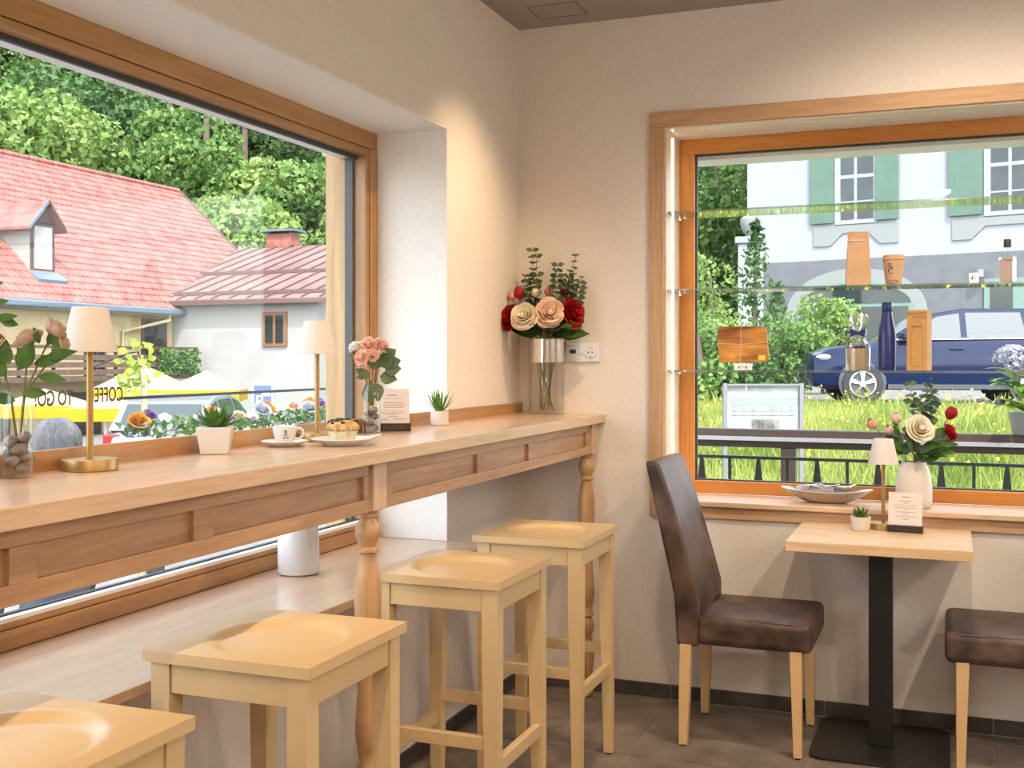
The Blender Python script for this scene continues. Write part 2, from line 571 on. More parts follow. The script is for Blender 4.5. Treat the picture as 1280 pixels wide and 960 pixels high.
# ------------------------------------------------------------------ window_1: long window behind the counter
w1 = thing('window_1', 'long oak framed picture window behind the counter', 'window', (0, 0, 0), kind='structure')
FX0, FX1 = -0.345, -0.287
MB().box(FX0, FX1, WL0, WL1, 2.161, 2.224).build('frame_head', 'frame_y', w1, bevel=0.002)
MB().box(FX0, FX1, WL0, WL1, 0.7155, 0.762).build('frame_bottom', 'frame_y', w1, bevel=0.002)
MB().box(FX0, FX1, -0.797, WL1 - 0.0045, 0.762, 2.161).build('frame_side', 'frame_z', w1, bevel=0.002)
MB().box(FX0, FX1, WL0, WL0 + 0.06, 0.762, 2.161).build('frame_side', 'frame_z', w1, bevel=0.002)
MB().box(FX0, FX1 - 0.004, WL0 + 0.06, -0.799, 2.135, 2.159).build('glazing_bead', 'frame_y', w1, bevel=0.0015)
MB().box(FX0, FX1 - 0.004, WL0 + 0.06, -0.799, 0.764, 0.778).build('glazing_bead', 'frame_y', w1, bevel=0.0015)
MB().box(-0.314, -0.2925, WL0 + 0.06, -0.823, 0.7782, 0.789).build('glazing_strip', 'white_paint', w1, bevel=0.001)
MB().box(FX0, FX1 - 0.004, -0.823, -0.799, 0.787, 2.135).build('glazing_bead', 'frame_z', w1, bevel=0.0015)
m = MB()
m.box(-0.338, -0.325, WL0 + 0.06, -0.823, 2.120, 2.135)
m.box(-0.316, -0.3145, WL0 + 0.06, -0.823, 0.7785, 0.7925)
m.box(-0.338, -0.323, WL0 + 0.06, -0.823, 0.7785, 0.790)
m.build('gasket', 'gasket', w1)
m = MB()
m.box(-0.40, -0.345, WL0, -0.823, 2.128, 2.232)
m.box(-0.40, -0.345, WL0, -0.823, 0.691, 0.772)
m.build('weather_bar', 'white_paint', w1)
m = MB()
m.box(-0.358, -0.340, -0.836, -0.823, 0.79, 2.128)
m.box(-0.375, -0.358, -0.830, -0.80, 0.79, 2.128)
m.build('outer_sash', 'alu', w1)
MB().box(-0.46, -0.376, -0.826, WL1, 0.70, 2.22).build('outer_post', 'larch', w1, bevel=0.003)
MB().box(-0.3222, -0.3168, WL0 + 0.05, -0.815, 0.7785, 2.14).build('pane', 'pane', w1)
text('lettering', 'COFFEE', 0.036, (-0.3235, -2.094, 1.272), (0, -1, 0), (0, 0, 1), 'ink', w1, tall=1.45, bold=0.0006)
text('lettering', 'TO GO!', 0.036, (-0.3235, -2.276, 1.268), (0, -1, 0), (0, 0, 1), 'ink', w1, tall=1.45, bold=0.0006)
s = MB().box(-0.287, 0.17, WL0 + 0.002, WL1 - 0.0045, 0.6915, 0.715).build('window_bench', 'oak_y', None, bevel=0.002)
tag(s, 'deep oak sill board under the long window', 'sill', kind='structure')

# ------------------------------------------------------------------ window_2: shelf window
w2 = thing('window_2', 'honey oak framed window fitted with glass shelves', 'window', kind='structure')
GY0, GY1 = 0.25, 0.31
LX = RX0 + 0.006
MB().box(LX, RX1 - 0.006, GY0, GY1, 2.255, 2.317).build('frame_head', 'honey_x', w2, bevel=0.003)
MB().box(LX, RX1 - 0.006, GY0, GY1, 0.8135, 0.867).build('frame_bottom', 'honey_x', w2, bevel=0.003)
MB().box(LX, 0.703, GY0, GY1, 0.867, 2.255).build('frame_side', 'honey_z', w2, bevel=0.003)
MB().box(3.03, RX1 - 0.006, GY0, GY1, 0.867, 2.255).build('frame_side', 'honey_z', w2, bevel=0.003)
m = MB()
for b in ((0.703, 3.03, 2.249, 2.255), (0.703, 3.03, 0.867, 0.872), (0.703, 0.709, 0.872, 2.249), (3.024, 3.03, 0.872, 2.249)):
    m.box(b[0], b[1], 0.272, 0.296, b[2], b[3])
m.build('gasket', 'gasket', w2)
MB().box(0.700, 3.033, 0.281, 0.287, 0.865, 2.257).build('pane', 'pane', w2)
MB().box(RX0, LX, 0.0, 0.31, 0.814, 2.317).build('liner', 'liner', w2)
MB().box(RX1 - 0.006, RX1, 0.0, 0.31, 0.814, 2.317).build('liner', 'liner', w2)
MB().box(RX0, RX1, 0.0, 0.31, 2.317, 2.323).build('liner_head', 'liner_lit', w2)
MB().box(RX0 - 0.05, RX1 + 0.05, 0.46, 0.62, 2.262, 2.52).build('blind_box', 'white_paint', w2, bevel=0.004)
MB().box(RX0 - 0.05, RX1 + 0.05, 0.40, 0.46, 2.285, 2.52).build('outer_head', 'white_paint', w2, bevel=0.004)
M['led'] = emit('led_strip', (1.0, 0.78, 0.50, 1), 9.0)
MB().box(LX, LX + 0.004, 0.105, 0.122, 0.83, 2.30).build('led_strip', 'led', w2)
MB().box(RX1 - 0.010, RX1 - 0.006, 0.105, 0.122, 0.83, 2.30).build('led_strip', 'led', w2)
t1 = thing('trim_1', 'flat oak casing boards around the shelf window', 'trim', kind='structure')
MB().box(0.574, RX0, -0.018, -0.0005, 0.744, 2.323).build('casing_side', 'case_z', t1, bevel=0.002)
MB().box(RX1, RX1 + 0.06, -0.018, -0.0005, 0.744, 2.323).build('casing_side', 'case_z', t1, bevel=0.002)
MB().box(0.574, RX1 + 0.06, -0.018, -0.0005, 2.3235, 2.386).build('casing_head', 'case_x', t1, bevel=0.002)
MB().box(RX0 + 0.001, RX1 - 0.001, -0.014, -0.0005, 0.744, 0.7905).build('apron', 'case_x', t1, bevel=0.002)
t2 = MB().box(RX0 + 0.001, RX1 - 0.001, -0.032, GY0 - 0.001, 0.792, 0.813).build('trim_2', 'oak_x', None, bevel=0.003)
tag(t2, 'light oak window board under the shelf window', 'sill', kind='structure')

for k, (z, lab) in enumerate(((1.985, 'topmost clear glass shelf across the window, empty'),
                              (1.667, 'middle clear glass shelf carrying the paper bag and cup'),
                              (1.337, 'lowest clear glass shelf carrying the blue bottle and wooden board'))):
    sh = thing('glass_shelf', lab, 'shelf', (0, 0, z), group='glass shelves in the window')
    mm = MB()
    mm.box(LX + 0.002, RX1 - 0.008, 0.022, 0.225, -0.008, 0)
    mm.mi = [0, 0, 1, 1, 1, 1]
    mm.build('glass_plate', ['shelf_glass', 'shelf_edge'], sh)
    for yy in (0.05, 0.19):
        for xx in (LX + 0.0125, RX1 - 0.0185):
            MB().lathe([(0.006, -0.018), (0.006, -0.0081)], (xx, yy, 0), 10).build('shelf_peg', 'chrome', sh)

# ------------------------------------------------------------------ ceiling spotlights (the room's own lamps) and added fill globes
M['lens'] = emit('spot_lens', (1.0, 0.80, 0.55, 1), 6.0)
def ceiling_spot(x, y, tx, ty, tz, power, size=R(80), blend=0.6, col=(1.0, 0.72, 0.44), lab=''):
    t = thing('ceiling_spotlight', lab, 'lamp', (x, y, ZC), group='recessed ceiling spotlights')
    MB().lathe([(0.036, -0.004), (0.052, -0.007), (0.055, -0.0005)], n=24, cap0=False, cap1=False).build('trim_ring', 'white_paint', t, True)
    MB().lathe([(0.036, -0.003), (0.036, -0.001)], n=24).build('lens', 'lens', t)
    ld = bpy.data.lights.new('spot', 'SPOT')
    ld.energy = power; ld.spot_size = size; ld.spot_blend = blend; ld.color = col; ld.shadow_soft_size = 0.03
    lo = bpy.data.objects.new('spot', ld)
    COL.objects.link(lo)
    lo.location = (x, y, ZC - 0.02)
    lo.rotation_euler = (Vector((x, y, ZC - 0.02)) - Vector((tx, ty, tz))).to_track_quat('Z', 'Y').to_euler()
M['opal_fill'] = emit('opal_fill_glow', (1.0, 0.86, 0.70, 1), 58.0)
def fill_globe(x, y, z, lab):  # glowing globes added out of view to brighten the upper walls
    t = thing('fill_globe_lamp', lab, 'lamp', (x, y, ZC), group='added fill globes')
    MB().lathe([(0.0, -0.03), (0.055, -0.03), (0.06, -0.0005), (0, -0.0005)], n=20, cap0=False, cap1=False).build('ceiling_rose', 'white_paint', t, True)
    MB().tube([(0, 0, -0.03), (0, 0, z - ZC + 0.14)], 0.003, 6).build('cable', 'black', t)
    MB().ball((0, 0, z - ZC), 0.14, 1, 1, 1, 24, 16).build('globe', 'opal_fill', t, True)
fill_globe(3.3, -2.0, 2.15, 'added fill globe hanging unseen towards the shelf window')
fill_globe(4.4, -3.4, 2.15, 'added fill globe hanging unseen by the plain side wall')
fill_globe(2.7, -5.4, 2.15, 'added fill globe hanging unseen towards the rear wall')
WARM = (1.0, 0.70, 0.40)
NEUT = (1.0, 0.82, 0.62)
ceiling_spot(0.72, -0.80, 0.02, -0.52, 1.55, 85, R(66), 1.0, WARM, 'recessed ceiling spot over the counter by the corner')
ceiling_spot(0.95, -1.9, 0.42, -1.4, 0.8, 70, R(85), 0.8, WARM, 'recessed ceiling spot over the stool past the turned leg')
ceiling_spot(0.95, -2.9, 0.45, -2.5, 0.8, 70, R(85), 0.8, WARM, 'recessed ceiling spot over the middle of the counter')
ceiling_spot(0.95, -3.9, 0.45, -3.5, 0.8, 60, R(85), 0.8, WARM, 'recessed ceiling spot over the rear of the counter')
ceiling_spot(1.75, -1.20, 1.65, -0.1, 1.4, 85, R(100), 0.9, NEUT, 'recessed ceiling spot before the shelf window casing')
ceiling_spot(2.6, -1.25, 2.0, -0.1, 1.2, 75, R(100), 0.9, NEUT, 'recessed ceiling spot before the shelf window middle')
ceiling_spot(2.6, -3.0, 2.2, -1.6, 0.2, 80, R(110), 0.9, NEUT, 'recessed ceiling spot in the middle of the room')
ceiling_spot(3.8, -4.6, 2.6, -3.6, 0.2, 80, R(120), 0.9, NEUT, 'recessed ceiling spot near the rear wall')
ceiling_spot(1.7, -4.9, 1.2, -3.6, 0.2, 80, R(120), 0.9, NEUT, 'recessed ceiling spot over the aisle behind the stools')

# ------------------------------------------------------------------ counter
ct = thing('bar_counter', 'long oak bar counter with panelled apron and turned legs', 'counter', (0, 0, 0))
MB().box(0.0185, 0.384, -4.6, -0.0015, 1.119, 1.155).build('worktop', 'oak_y', ct, bevel=0.002)
MB().box(0.0015, 0.018, -4.6, -0.0015, 1.119, 1.197).build('upstand', 'frame_y', ct, bevel=0.001)
MB().box(0.020, 0.05, -4.6, -0.0015, 1.075, 1.1185).build('wall_batten', 'apron_y', ct)
AX0, AX1 = 0.332, 0.354
def apron_run(y0, y1, panels):
    MB().box(AX0, AX1, y0, y1, 1.088, 1.1185).build('apron_rail', 'apron_y', ct, bevel=0.001)
    MB().box(AX0, AX1, y0, y1, 0.996, 1.029).build('apron_rail', 'apron_y', ct, bevel=0.001)
    edge = y0
    for a, b in panels:
        if a - edge > 0.003:
            MB().box(AX0, AX1, edge, a, 1.0292, 1.0878).build('apron_stile', 'apron_y', ct, bevel=0.001)
        MB().box(AX0, AX1 - 0.011, a + 0.0003, b - 0.0003, 1.0292, 1.0878).build('apron_panel', 'apron_y', ct)
        edge = b
    MB().box(AX0, AX1, edge, y1, 1.0292, 1.0878).build('apron_stile', 'apron_y', ct, bevel=0.001)
apron_run(-4.6, -1.990, [(-4.55, -4.09), (-4.03, -3.69), (-3.63, -3.150), (-3.091, -2.693), (-2.632, -2.016)])
apron_run(-1.903, -0.120, [(-1.865, -1.291), (-1.236, -0.836), (-0.780, -0.170)])
LEG = [(0.020, 0.0), (0.027, 0.006), (0.028, 0.035), (0.020, 0.05), (0.022, 0.08), (0.031, 0.15), (0.029, 0.20), (0.020, 0.245), (0.024, 0.252), (0.033, 0.285), (0.024, 0.318),
       (0.020, 0.324), (0.029, 0.330), (0.029, 0.338), (0.021, 0.346), (0.027, 0.38), (0.0335, 0.425), (0.031, 0.47), (0.026, 0.53), (0.0265, 0.56), (0.029, 0.62), (0.033, 0.70), (0.0345, 0.76), (0.033, 0.81), (0.026, 0.855), (0.0205, 0.878),
       (0.021, 0.884), (0.030, 0.889), (0.030, 0.896), (0.021, 0.902), (0.025, 0.912), (0.0325, 0.928), (0.0335, 0.942), (0.030, 0.958), (0.022, 0.970), (0.021, 0.975), (0.027, 0.979), (0.027, 0.985), (0.024, 0.988), (0.026, 0.995)]
for y in (-1.942, -0.075):
    lg = MB().lathe(LEG, (0.325, y, 0.0005), 28).build('turned_leg', 'turned', ct, True, angle=55)
    MB().box(0.289, 0.3605, y - 0.0355, y + 0.0375, 0.996, 1.1185).build('leg_block', 'oak_z', lg, bevel=0.002)

# ------------------------------------------------------------------ bar stools
def make_stool():
    t = thing('bar_stool', '', 'stool')
    hx, hy = 0.192, 0.205
    m = MB()
    def top(u, v):
        x, y = -hx + 2 * hx * u, -hy + 2 * hy * v
        r = math.hypot(x / 0.150, y / 0.155)
        q = min(1, max(0, (1.0 - r) / 0.22))
        q = q * q * (3 - 2 * q)
        return (x, y, 0.80 - 0.014 * q)
    m.patch(top, 44, 44)
    m.box(-hx, hx, -hy, hy, 0.778, 0.80)
    m.f.pop(-5); m.mi.pop(-5)
    m.build('seat', 'beech', t, True, angle=25)
    a = 0.012
    for sx in (-1, 1):
        for sy in (-1, 1):
            X, Y = sx * (hx - a), sy * (hy - a)
            w0, w1 = 0.044, 0.030
            def q(w, z): return [(X, Y, z), (X - sx * w, Y, z), (X - sx * w, Y - sy * w, z), (X, Y - sy * w, z)]
            mm = MB()
            mm.hexa(q(w1, 0.006), q(w0, 0.60)); mm.hexa(q(w0, 0.60), q(w0, 0.7778))
            lg = mm.build('leg', 'beech_z', t)
            cxy = (X - sx * w1 / 2, Y - sy * w1 / 2, 0)
            MB().lathe([(0.010, 0), (0.011, 0.0058)], cxy, 10).build('glide', 'black', lg)
    b = 0.016
    for sy in (-1, 1):
        Y = sy * (hy - b)
        MB().box(-hx + 0.058, hx - 0.058, min(Y, Y - sy * 0.02), max(Y, Y - sy * 0.02), 0.716, 0.7777).build('apron', 'beech', t, bevel=0.001)
        MB().box(-hx + 0.05, hx - 0.05, min(Y, Y - sy * 0.022), max(Y, Y - sy * 0.022), 0.350, 0.385).build('stretcher', 'beech', t, bevel=0.002)
    for sx in (-1, 1):
        X = sx * (hx - b)
        MB().box(min(X, X - sx * 0.02), max(X, X - sx * 0.02), -hy + 0.058, hy - 0.058, 0.716, 0.7777).build('apron', 'beech', t, bevel=0.001)
        MB().box(min(X, X - sx * 0.022), max(X, X - sx * 0.022), -hy + 0.05, hy - 0.05, 0.285, 0.322).build('stretcher', 'beech', t, bevel=0.002)
    return t
stool = make_stool()
SG = 'beech bar stools along the counter'
SP = [((0.437, -0.872, 0), 'beech bar stool with dished seat, nearest the corner with the tall rose vase'),
      ((0.432, -1.575, 0), 'beech bar stool with dished seat just past the middle turned leg, towards the corner'),
      ((0.402, -2.462, 0), 'beech bar stool with dished seat in front of the white jar on the sill'),
      ((0.376, -3.178, 0), 'beech bar stool with dished seat, farthest along the counter from the corner vase')]
stool.location = SP[0][0]; stool['label'] = SP[0][1]; stool['group'] = SG
for loc, lab in SP[1:]:
    dup(stool, loc, 0, lab, SG)

# ------------------------------------------------------------------ table and chairs
tb = thing('cafe_table', 'small square light oak table on a black steel pedestal', 'table', (1.4875, -0.29, 0))
MB().box(-0.30, 0.30, -0.25, 0.25, 0.72, 0.755).build('tabletop', 'table_x', tb, bevel=0.002)
MB().box(-0.04, 0.04, -0.03, 0.05, 0.0125, 0.7195).build('column', 'black', tb, bevel=0.004)
pl = []
for cx, cy, a0 in ((1, 1, 0), (-1, 1, 90), (-1, -1, 180), (1, -1, 270)):
    for k in range(7):
        a = R(a0 + 15 * k)
        pl.append((cx * 0.185 + 0.045 * math.cos(a), 0.02 + cy * 0.185 + 0.045 * math.sin(a)))
MB().prism(pl, 'z', 0.0008, 0.012).build('base_plate', 'black', tb, bevel=0.002)
MB().box(-0.10, 0.10, -0.09, 0.11, 0.714, 0.7195).build('mounting_plate', 'black', tb)

def make_chair():
    t = thing('dining_chair', '', 'chair')
    # seat
    m = MB().box(-0.150, 0.252, -0.214, 0.214, 0.365, 0.472)
    st = m.build('seat', 'leather', t, True, bevel=0.026, seg=4, angle=60)
    c = 0.012
    per = [(-0.145, -0.214 + c), (0.20, -0.214 + 0.004), (0.235, -0.205), (0.2465, -0.17), (0.248, 0.0), (0.2465, 0.17), (0.235, 0.205), (0.20, 0.214 - 0.004), (-0.145, 0.214 - c)]
    MB().tube([(x, y, 0.4645) for x, y in per], 0.0018, 6).build('seam', 'seam', st, True)
    # back
    S = [(0.357, -0.222, -0.140), (0.45, -0.227, -0.135), (0.53, -0.232, -0.135), (0.62, -0.250, -0.160), (0.75, -0.280, -0.198), (0.88, -0.308, -0.240), (0.985, -0.332, -0.277), (1.012, -0.337, -0.290)]
    m = MB()
    vs, fs = [], []
    for z, a, b in S:
        for x, y in ((a, -0.205), (b, -0.205), (b, 0.205), (a, 0.205)):
            vs.append((x, y, z))
    for k in range(len(S) - 1):
        for i in range(4):
            j = (i + 1) % 4
            fs.append((4 * k + i, 4 * k + j, 4 * k + 4 + j, 4 * k + 4 + i))
    fs += [(3, 2, 1, 0), tuple(4 * (len(S) - 1) + i for i in range(4))]
    m.add(vs, fs)
    bk = m.build('backrest', 'leather', t, True, bevel=0.013, seg=3, angle=60)
    for sy in (-1, 1):
        MB().tube([(b - 0.004, sy * 0.2005, z) for z, a, b in S[1:-1]], 0.0018, 6).build('seam', 'seam', bk, True)
    for sy in (-1, 1):
        # front legs
        X0, X1 = 0.176, 0.216
        Y = sy * 0.206
        def q(w, z, dx=0): return [(X1 + dx, Y, z), (X1 + dx - w, Y, z), (X1 + dx - w, Y - sy * w, z), (X1 + dx, Y - sy * w, z)]
        MB().hexa(q(0.028, 0.006), q(0.041, 0.372)).build('leg', 'chair_leg', t, bevel=0.002)
        X1b = -0.168
        def q2(w, z, dx): return [(X1b + dx, Y, z), (X1b + dx - w, Y, z), (X1b + dx - w, Y - sy * w, z), (X1b + dx, Y - sy * w, z)]
        mm = MB()
        mm.hexa(q2(0.028, 0.006, -0.016), q2(0.036, 0.18, -0.008)); mm.hexa(q2(0.036, 0.18, -0.008), q2(0.040, 0.364, 0.0))
        mm.build('leg', 'chair_leg', t)
        MB().lathe([(0.009, 0), (0.010, 0.0058)], (X1 - 0.014, Y - sy * 0.014, 0), 10).build('glide', 'black', t)
        MB().lathe([(0.009, 0), (0.010, 0.0058)], (X1b - 0.030, Y - sy * 0.014, 0), 10).build('glide', 'black', t)
    return t
ch = make_chair()
ch.location = (1.025, -0.325, 0)
CG = 'leather chairs at the small table'
ch['label'] = 'brown leather high-backed chair with beech legs, standing beside the window casing'
ch['group'] = CG
dup(ch, (1.952, -0.262, 0), PI, 'brown leather chair with beech legs facing the casing across the table', CG)

# ------------------------------------------------------------------ plants and flowers
def leaf(mb, base, d, L, W, up=(0, 0, 1), curl=0.15, n=4, fold=0.12, point=0.8):
    b, d = Vector(base), Vector(d).normalized()
    u = Vector(up)
    s = d.cross(u)
    s = s.normalized() if s.length > 1e-4 else d.orthogonal().normalized()
    nn = s.cross(d).normalized()
    def fn(a, v):
        w = math.sin(PI * min(1, max(0, v)) ** point) * W * 0.5
        x = (a - 0.5) * 2
        return b + d * (L * v) + s * (x * w) + nn * (-curl * L * v * v + fold * abs(x) * w)
    return mb.patch(fn, 2, n)

def rose(mb, c, r, axis=(0, 0, 1), rng=RND, rings=((6, 1.0, 0.15), (6, 0.88, 0.38), (5, 0.70, 0.58), (4, 0.50, 0.74), (3, 0.30, 0.84)), bud=False):
    c = Vector(c)
    ax = Vector(axis).normalized()
    e1 = ax.orthogonal().normalized(); e2 = ax.cross(e1)
    for n, rr, hh in rings:
        off = rng.uniform(0, 6.28)
        for k in range(n):
            a0 = off + 2 * PI * k / n + rng.uniform(-0.15, 0.15)
            half = PI / n * 1.35
            R_, H_ = r * rr * rng.uniform(0.92, 1.08), r * hh * rng.uniform(0.92, 1.08)
            lip = rng.uniform(0.05, 0.18)
            def fn(u, v):
                x = (u - 0.5) * 2
                vv = v * (1 - 0.10 * x * x)
                a = a0 + x * half * (0.55 + 0.45 * math.sin(PI * min(1, 0.15 + 0.7 * v)))
                rad = R_ * (vv ** 0.55) * (1 + (lip if v > 0.85 else 0)) * (1 - 0.10 * x * x * (1 - v))
                if bud:
                    rad = R_ * math.sin(PI * (0.10 + 0.72 * v))
                    return c + (e1 * math.cos(a0 + x * half) + e2 * math.sin(a0 + x * half)) * rad + ax * (r * (-0.8 + 2.1 * vv))
                h = -0.35 * r + (H_ + 0.35 * r) * (vv ** (1.4 if not bud else 0.9)) - (0.10 * r if v > 0.95 else 0)
                return c + (e1 * math.cos(a) + e2 * math.sin(a)) * rad + ax * h
            mb.patch(fn, 4, 5)
    if not bud:
        mb.ball(c + ax * (0.25 * r), 0.26 * r, 1, 1, 1, 10, 6)
    return mb

def rose_obj(name, c, r, axis, mat, parent, bud=False):
    mb = MB()
    if bud:
        rose(mb, c, r, axis, RND, ((4, 0.95, 1.5), (4, 0.84, 1.7), (3, 0.6, 1.75)), True)
    else:
        rose(mb, c, r, axis)
    return mb.build(name, mat, parent, True, angle=80)

def spray(name, pts, n, L, W, mat, parent, rng, r0=0.0018, leaf_mats=None):
    # a twig mesh whose paired leaves are sub-parts of their own
    tw = MB().tube(pts, [r0 * (1 - 0.6 * i / (len(pts) - 1)) for i in range(len(pts))], 6).build(name, 'stem', parent, True)
    P = [Vector(p) for p in pts]
    for k in range(n):
        t = (0.36 + 0.64 * (k + 0.6) / n) * (len(P) - 1)
        i = min(int(t), len(P) - 2)
        p = P[i].lerp(P[i + 1], t - i)
        d = (P[i + 1] - P[i]).normalized()
        sc = 1.0 - 0.45 * k / n
        a = rng.uniform(0, 6.28)
        for q in (0, PI):
            o = d.orthogonal().normalized()
            o.rotate(Matrix.Rotation(a + q, 3, d).to_quaternion())
            mb = MB()
            leaf(mb, p, o + d * 0.35, L * sc, W * sc * 1.15, d * 0.6 + Vector((0, -0.8, 0)), 0.1, 3, 0.05, 0.75)
            mb.build('leaf', mat, tw, True, angle=80)
    return tw

def stem_pts(base, rim_r, rim_z, head):
    b, h = Vector(base), Vector(head)
    d = Vector((h.x, h.y, 0))
    m = d.normalized() * min(d.length * 0.5, rim_r) if d.length > 1e-6 else d
    m = Vector((m.x, m.y, rim_z))
    h2 = h - (h - m).normalized() * 0.004
    out = []
    for i in range(9):
        t = i / 8
        out.append(b.lerp(m, t / 0.55) if t < 0.55 else m.lerp(h2, (t - 0.55) / 0.45))
    return out

def curve_pts(a, b, bow=(0, 0, 0), n=6):
    a, b, w = Vector(a), Vector(b), Vector(bow)
    return [a.lerp(b, i / (n - 1)) + w * math.sin(PI * i / (n - 1)) for i in range(n)]

# --- tall vase with the red and cream roses in the corner
VX, VY, VZ = 0.160, -0.098, 1.1555
vz = thing('glass_vase', 'tall cylindrical glass vase with a mirrored silver rim, in the counter corner', 'vase', (VX, VY, VZ))
MB().lathe([(0.0, 0.0), (0.071, 0.0), (0.073, 0.004), (0.073, 0.212), (0.0695, 0.212), (0.0695, 0.012), (0.0, 0.012)], n=40, cap0=False, cap1=False).build('glass_body', 'smoke', vz, True)
MB().lathe([(0.073, 0.2121), (0.073, 0.309), (0.0695, 0.309), (0.0695, 0.2121)], n=40, cap0=False, cap1=False).build('silver_rim', 'chrome', vz, True)
bq = thing('rose_bouquet', 'bouquet of red, cream and blush roses with eucalyptus in the silver rimmed vase', 'bouquet', (VX, VY, VZ), YAW)
mm_ = 0.00331
def bqp(px, py, dep=0.0):
    return ((px - 687) * mm_, dep, 1.38 - (py - 449.43) * mm_ - VZ)
heads = [(659, 396, 16.5, 'rose_cream', -0.105, (-0.35, -1, 0.35)), (690, 392, 17.5, 'rose_blush', -0.110, (0.05, -1, 0.25)),
         (640, 398, 16, 'rose_red', -0.03, (-0.9, -0.6, 0.3)), (718, 391, 18, 'rose_red', -0.05, (0.7, -0.7, 0.25)),
         (674, 402, 12, 'rose_cream', 0.055, (0, 0.6, 0.8)), (705, 400, 13, 'rose_red', 0.05, (0.5, 0.6, 0.7))]
sm = MB()
for px, py, r, mt, dep, ax in heads:
    p = bqp(px, py, dep)
    rose_obj('rose', p, r * mm_ * 1.02, ax, mt, bq)
    sm.tube(stem_pts((RND.uniform(-.03, .03), RND.uniform(-.03, .03), 0.016), 0.055, 0.30, p), 0.0024, 6)
for px, py, r, mt, dep, ax in [(653, 368, 7.5, 'rose_red', 0, (-0.2, -0.2, 1)), (644, 371, 5.5, 'rose_pink', 0.01, (-0.5, -0.2, 1)), (673, 368, 6, 'rose_cream', -0.01, (0, -0.3, 1)), (690, 366, 6.5, 'rose_pink', 0, (0.05, -0.2, 1)), (709, 367, 6.5, 'rose_red', 0.0, (0.2, -0.2, 1))]:
    p = bqp(px, py, dep)
    rose_obj('rose_bud', p, r * mm_, ax, mt, bq, True)
    sm.tube(stem_pts((RND.uniform(-.03, .03), RND.uniform(-.03, .03), 0.016), 0.055, 0.30, p), 0.0018, 6)
sm.build('stems', 'stem', bq, True)
for px, py, bx in [(669, 310, -8), (674, 318, -4), (723, 318, 8), (700, 330, 2), (731, 346, 10), (661, 343, -6), (715, 338, 5)]:
    spray('eucalyptus_spray', curve_pts((bx * 0.003, 0.0, 0.22), bqp(px, py, -0.045 if px > 695 else 0.0), (0.01 * (1 if px > 690 else -1), 0.0, 0), 8), 11, 0.050, 0.040, 'euca', bq, RND, 0.002)
for k in range(34):
    a = k / 34 * 2 * PI * 3 + RND.uniform(-.1, .1)
    mb = MB()
    # room left before the two walls of the corner in this direction
    wx, wy = math.cos(a + YAW), math.sin(a + YAW)
    lim = min((0.092 / wy) if wy > 0.01 else 9, (0.135 / -wx) if wx < -0.01 else 9) - 0.055
    if lim < 0.035: continue
    leaf(mb, (0.05 * math.cos(a), 0.05 * math.sin(a), 0.318 + RND.uniform(0, .05)), (math.cos(a), math.sin(a), RND.uniform(0.05, 0.6)), min(lim, RND.uniform(0.09, 0.14)), 0.062, (0.1, -0.75, 0.65), 0.2, 8)
    mb.build('leaf', 'leaf', bq, True, angle=80)

# --- small glass bottle vases with stones (counter)
def bottle_vase(loc, r, h, hn, label):
    t = thing('bottle_vase', label, 'vase', loc)
    rn = r * 0.70
    prof = [(0.0, 0.0), (r * 0.94, 0.0), (r, 0.006), (r, hn), (r * 0.93, hn + 0.012), (rn, hn + 0.024), (rn, h - 0.008), (rn * 1.12, h - 0.006), (rn * 1.12, h), (rn * 0.9, h), (rn * 0.9, hn + 0.022), (r * 0.95, hn - 0.003), (r * 0.95, 0.006), (0, 0.006)]
    MB().lathe(prof, n=32, cap0=False, cap1=False).build('glass_body', 'vessel', t, True)
    return t
def pebbles(loc, r, n, top, label, group, seed, z0=0.008):
    rng = random.Random(seed)
    for k in range(n):
        a = k * 2.4
        q = r * (0.0 if n < 2 else 0.45) 
        pr = r * rng.uniform(0.46, 0.56)
        z = z0 + pr * 0.7 + (top - pr - z0) * k / max(1, n - 1)
        o = MB().ball((0, 0, 0), pr, 1.15, 0.95, 0.75, 12, 8).build('pebble', 'stone', None, True)
        o.location = (loc[0] + q * math.cos(a), loc[1] + q * math.sin(a), loc[2] + z)
        o.rotation_euler = (rng.uniform(-.5, .5), rng.uniform(-.5, .5), rng.uniform(0, 6))
        tag(o, label, 'pebble', group)
B1 = (0.066, -2.845, 1.1555)
bottle_vase(B1, 0.0305, 0.165, 0.122, 'clear glass bottle vase of grey stones beside the dusty roses and lamp')
pebbles(B1, 0.0285, 9, 0.082, 'grey pebble in the bottle vase of dusty cream roses', 'pebbles in the dusty rose vase', 3)
b1 = thing('rose_bunch', 'bunch of dusty cream roses with dark leaves in the bottle vase', 'bouquet', B1, R(38))
m1 = 0.00155
def b1p(px, py, dep=0.0): return ((px - 20) * m1, dep, 1.38 - (py - 449.43) * m1 - B1[2])
sm = MB()
for px, py, r, mt, ax in [(60, 413, 18, 'rose_dusty', (0.7, 0.35, 0.6)), (33, 424, 17, 'rose_dusty', (-0.4, 0.3, 0.7)), (70, 430, 13, 'rose_dusty', (0.9, 0.0, 0.1)), (-8, 428, 14, 'rose_peach', (-0.4, -0.6, 0.6))]:
    p = b1p(px, py, 0.01)
    rose_obj('rose', p, r * m1, ax, mt, b1)
    sm.tube(stem_pts((0.003, 0.0, 0.05), 0.013, 0.16, p), 0.0018, 6)
sm.tube(stem_pts((0.0, 0.0, 0.05), 0.013, 0.16, b1p(-12, 372)), 0.0014, 6)
sm.build('stems', 'stem', b1, True)
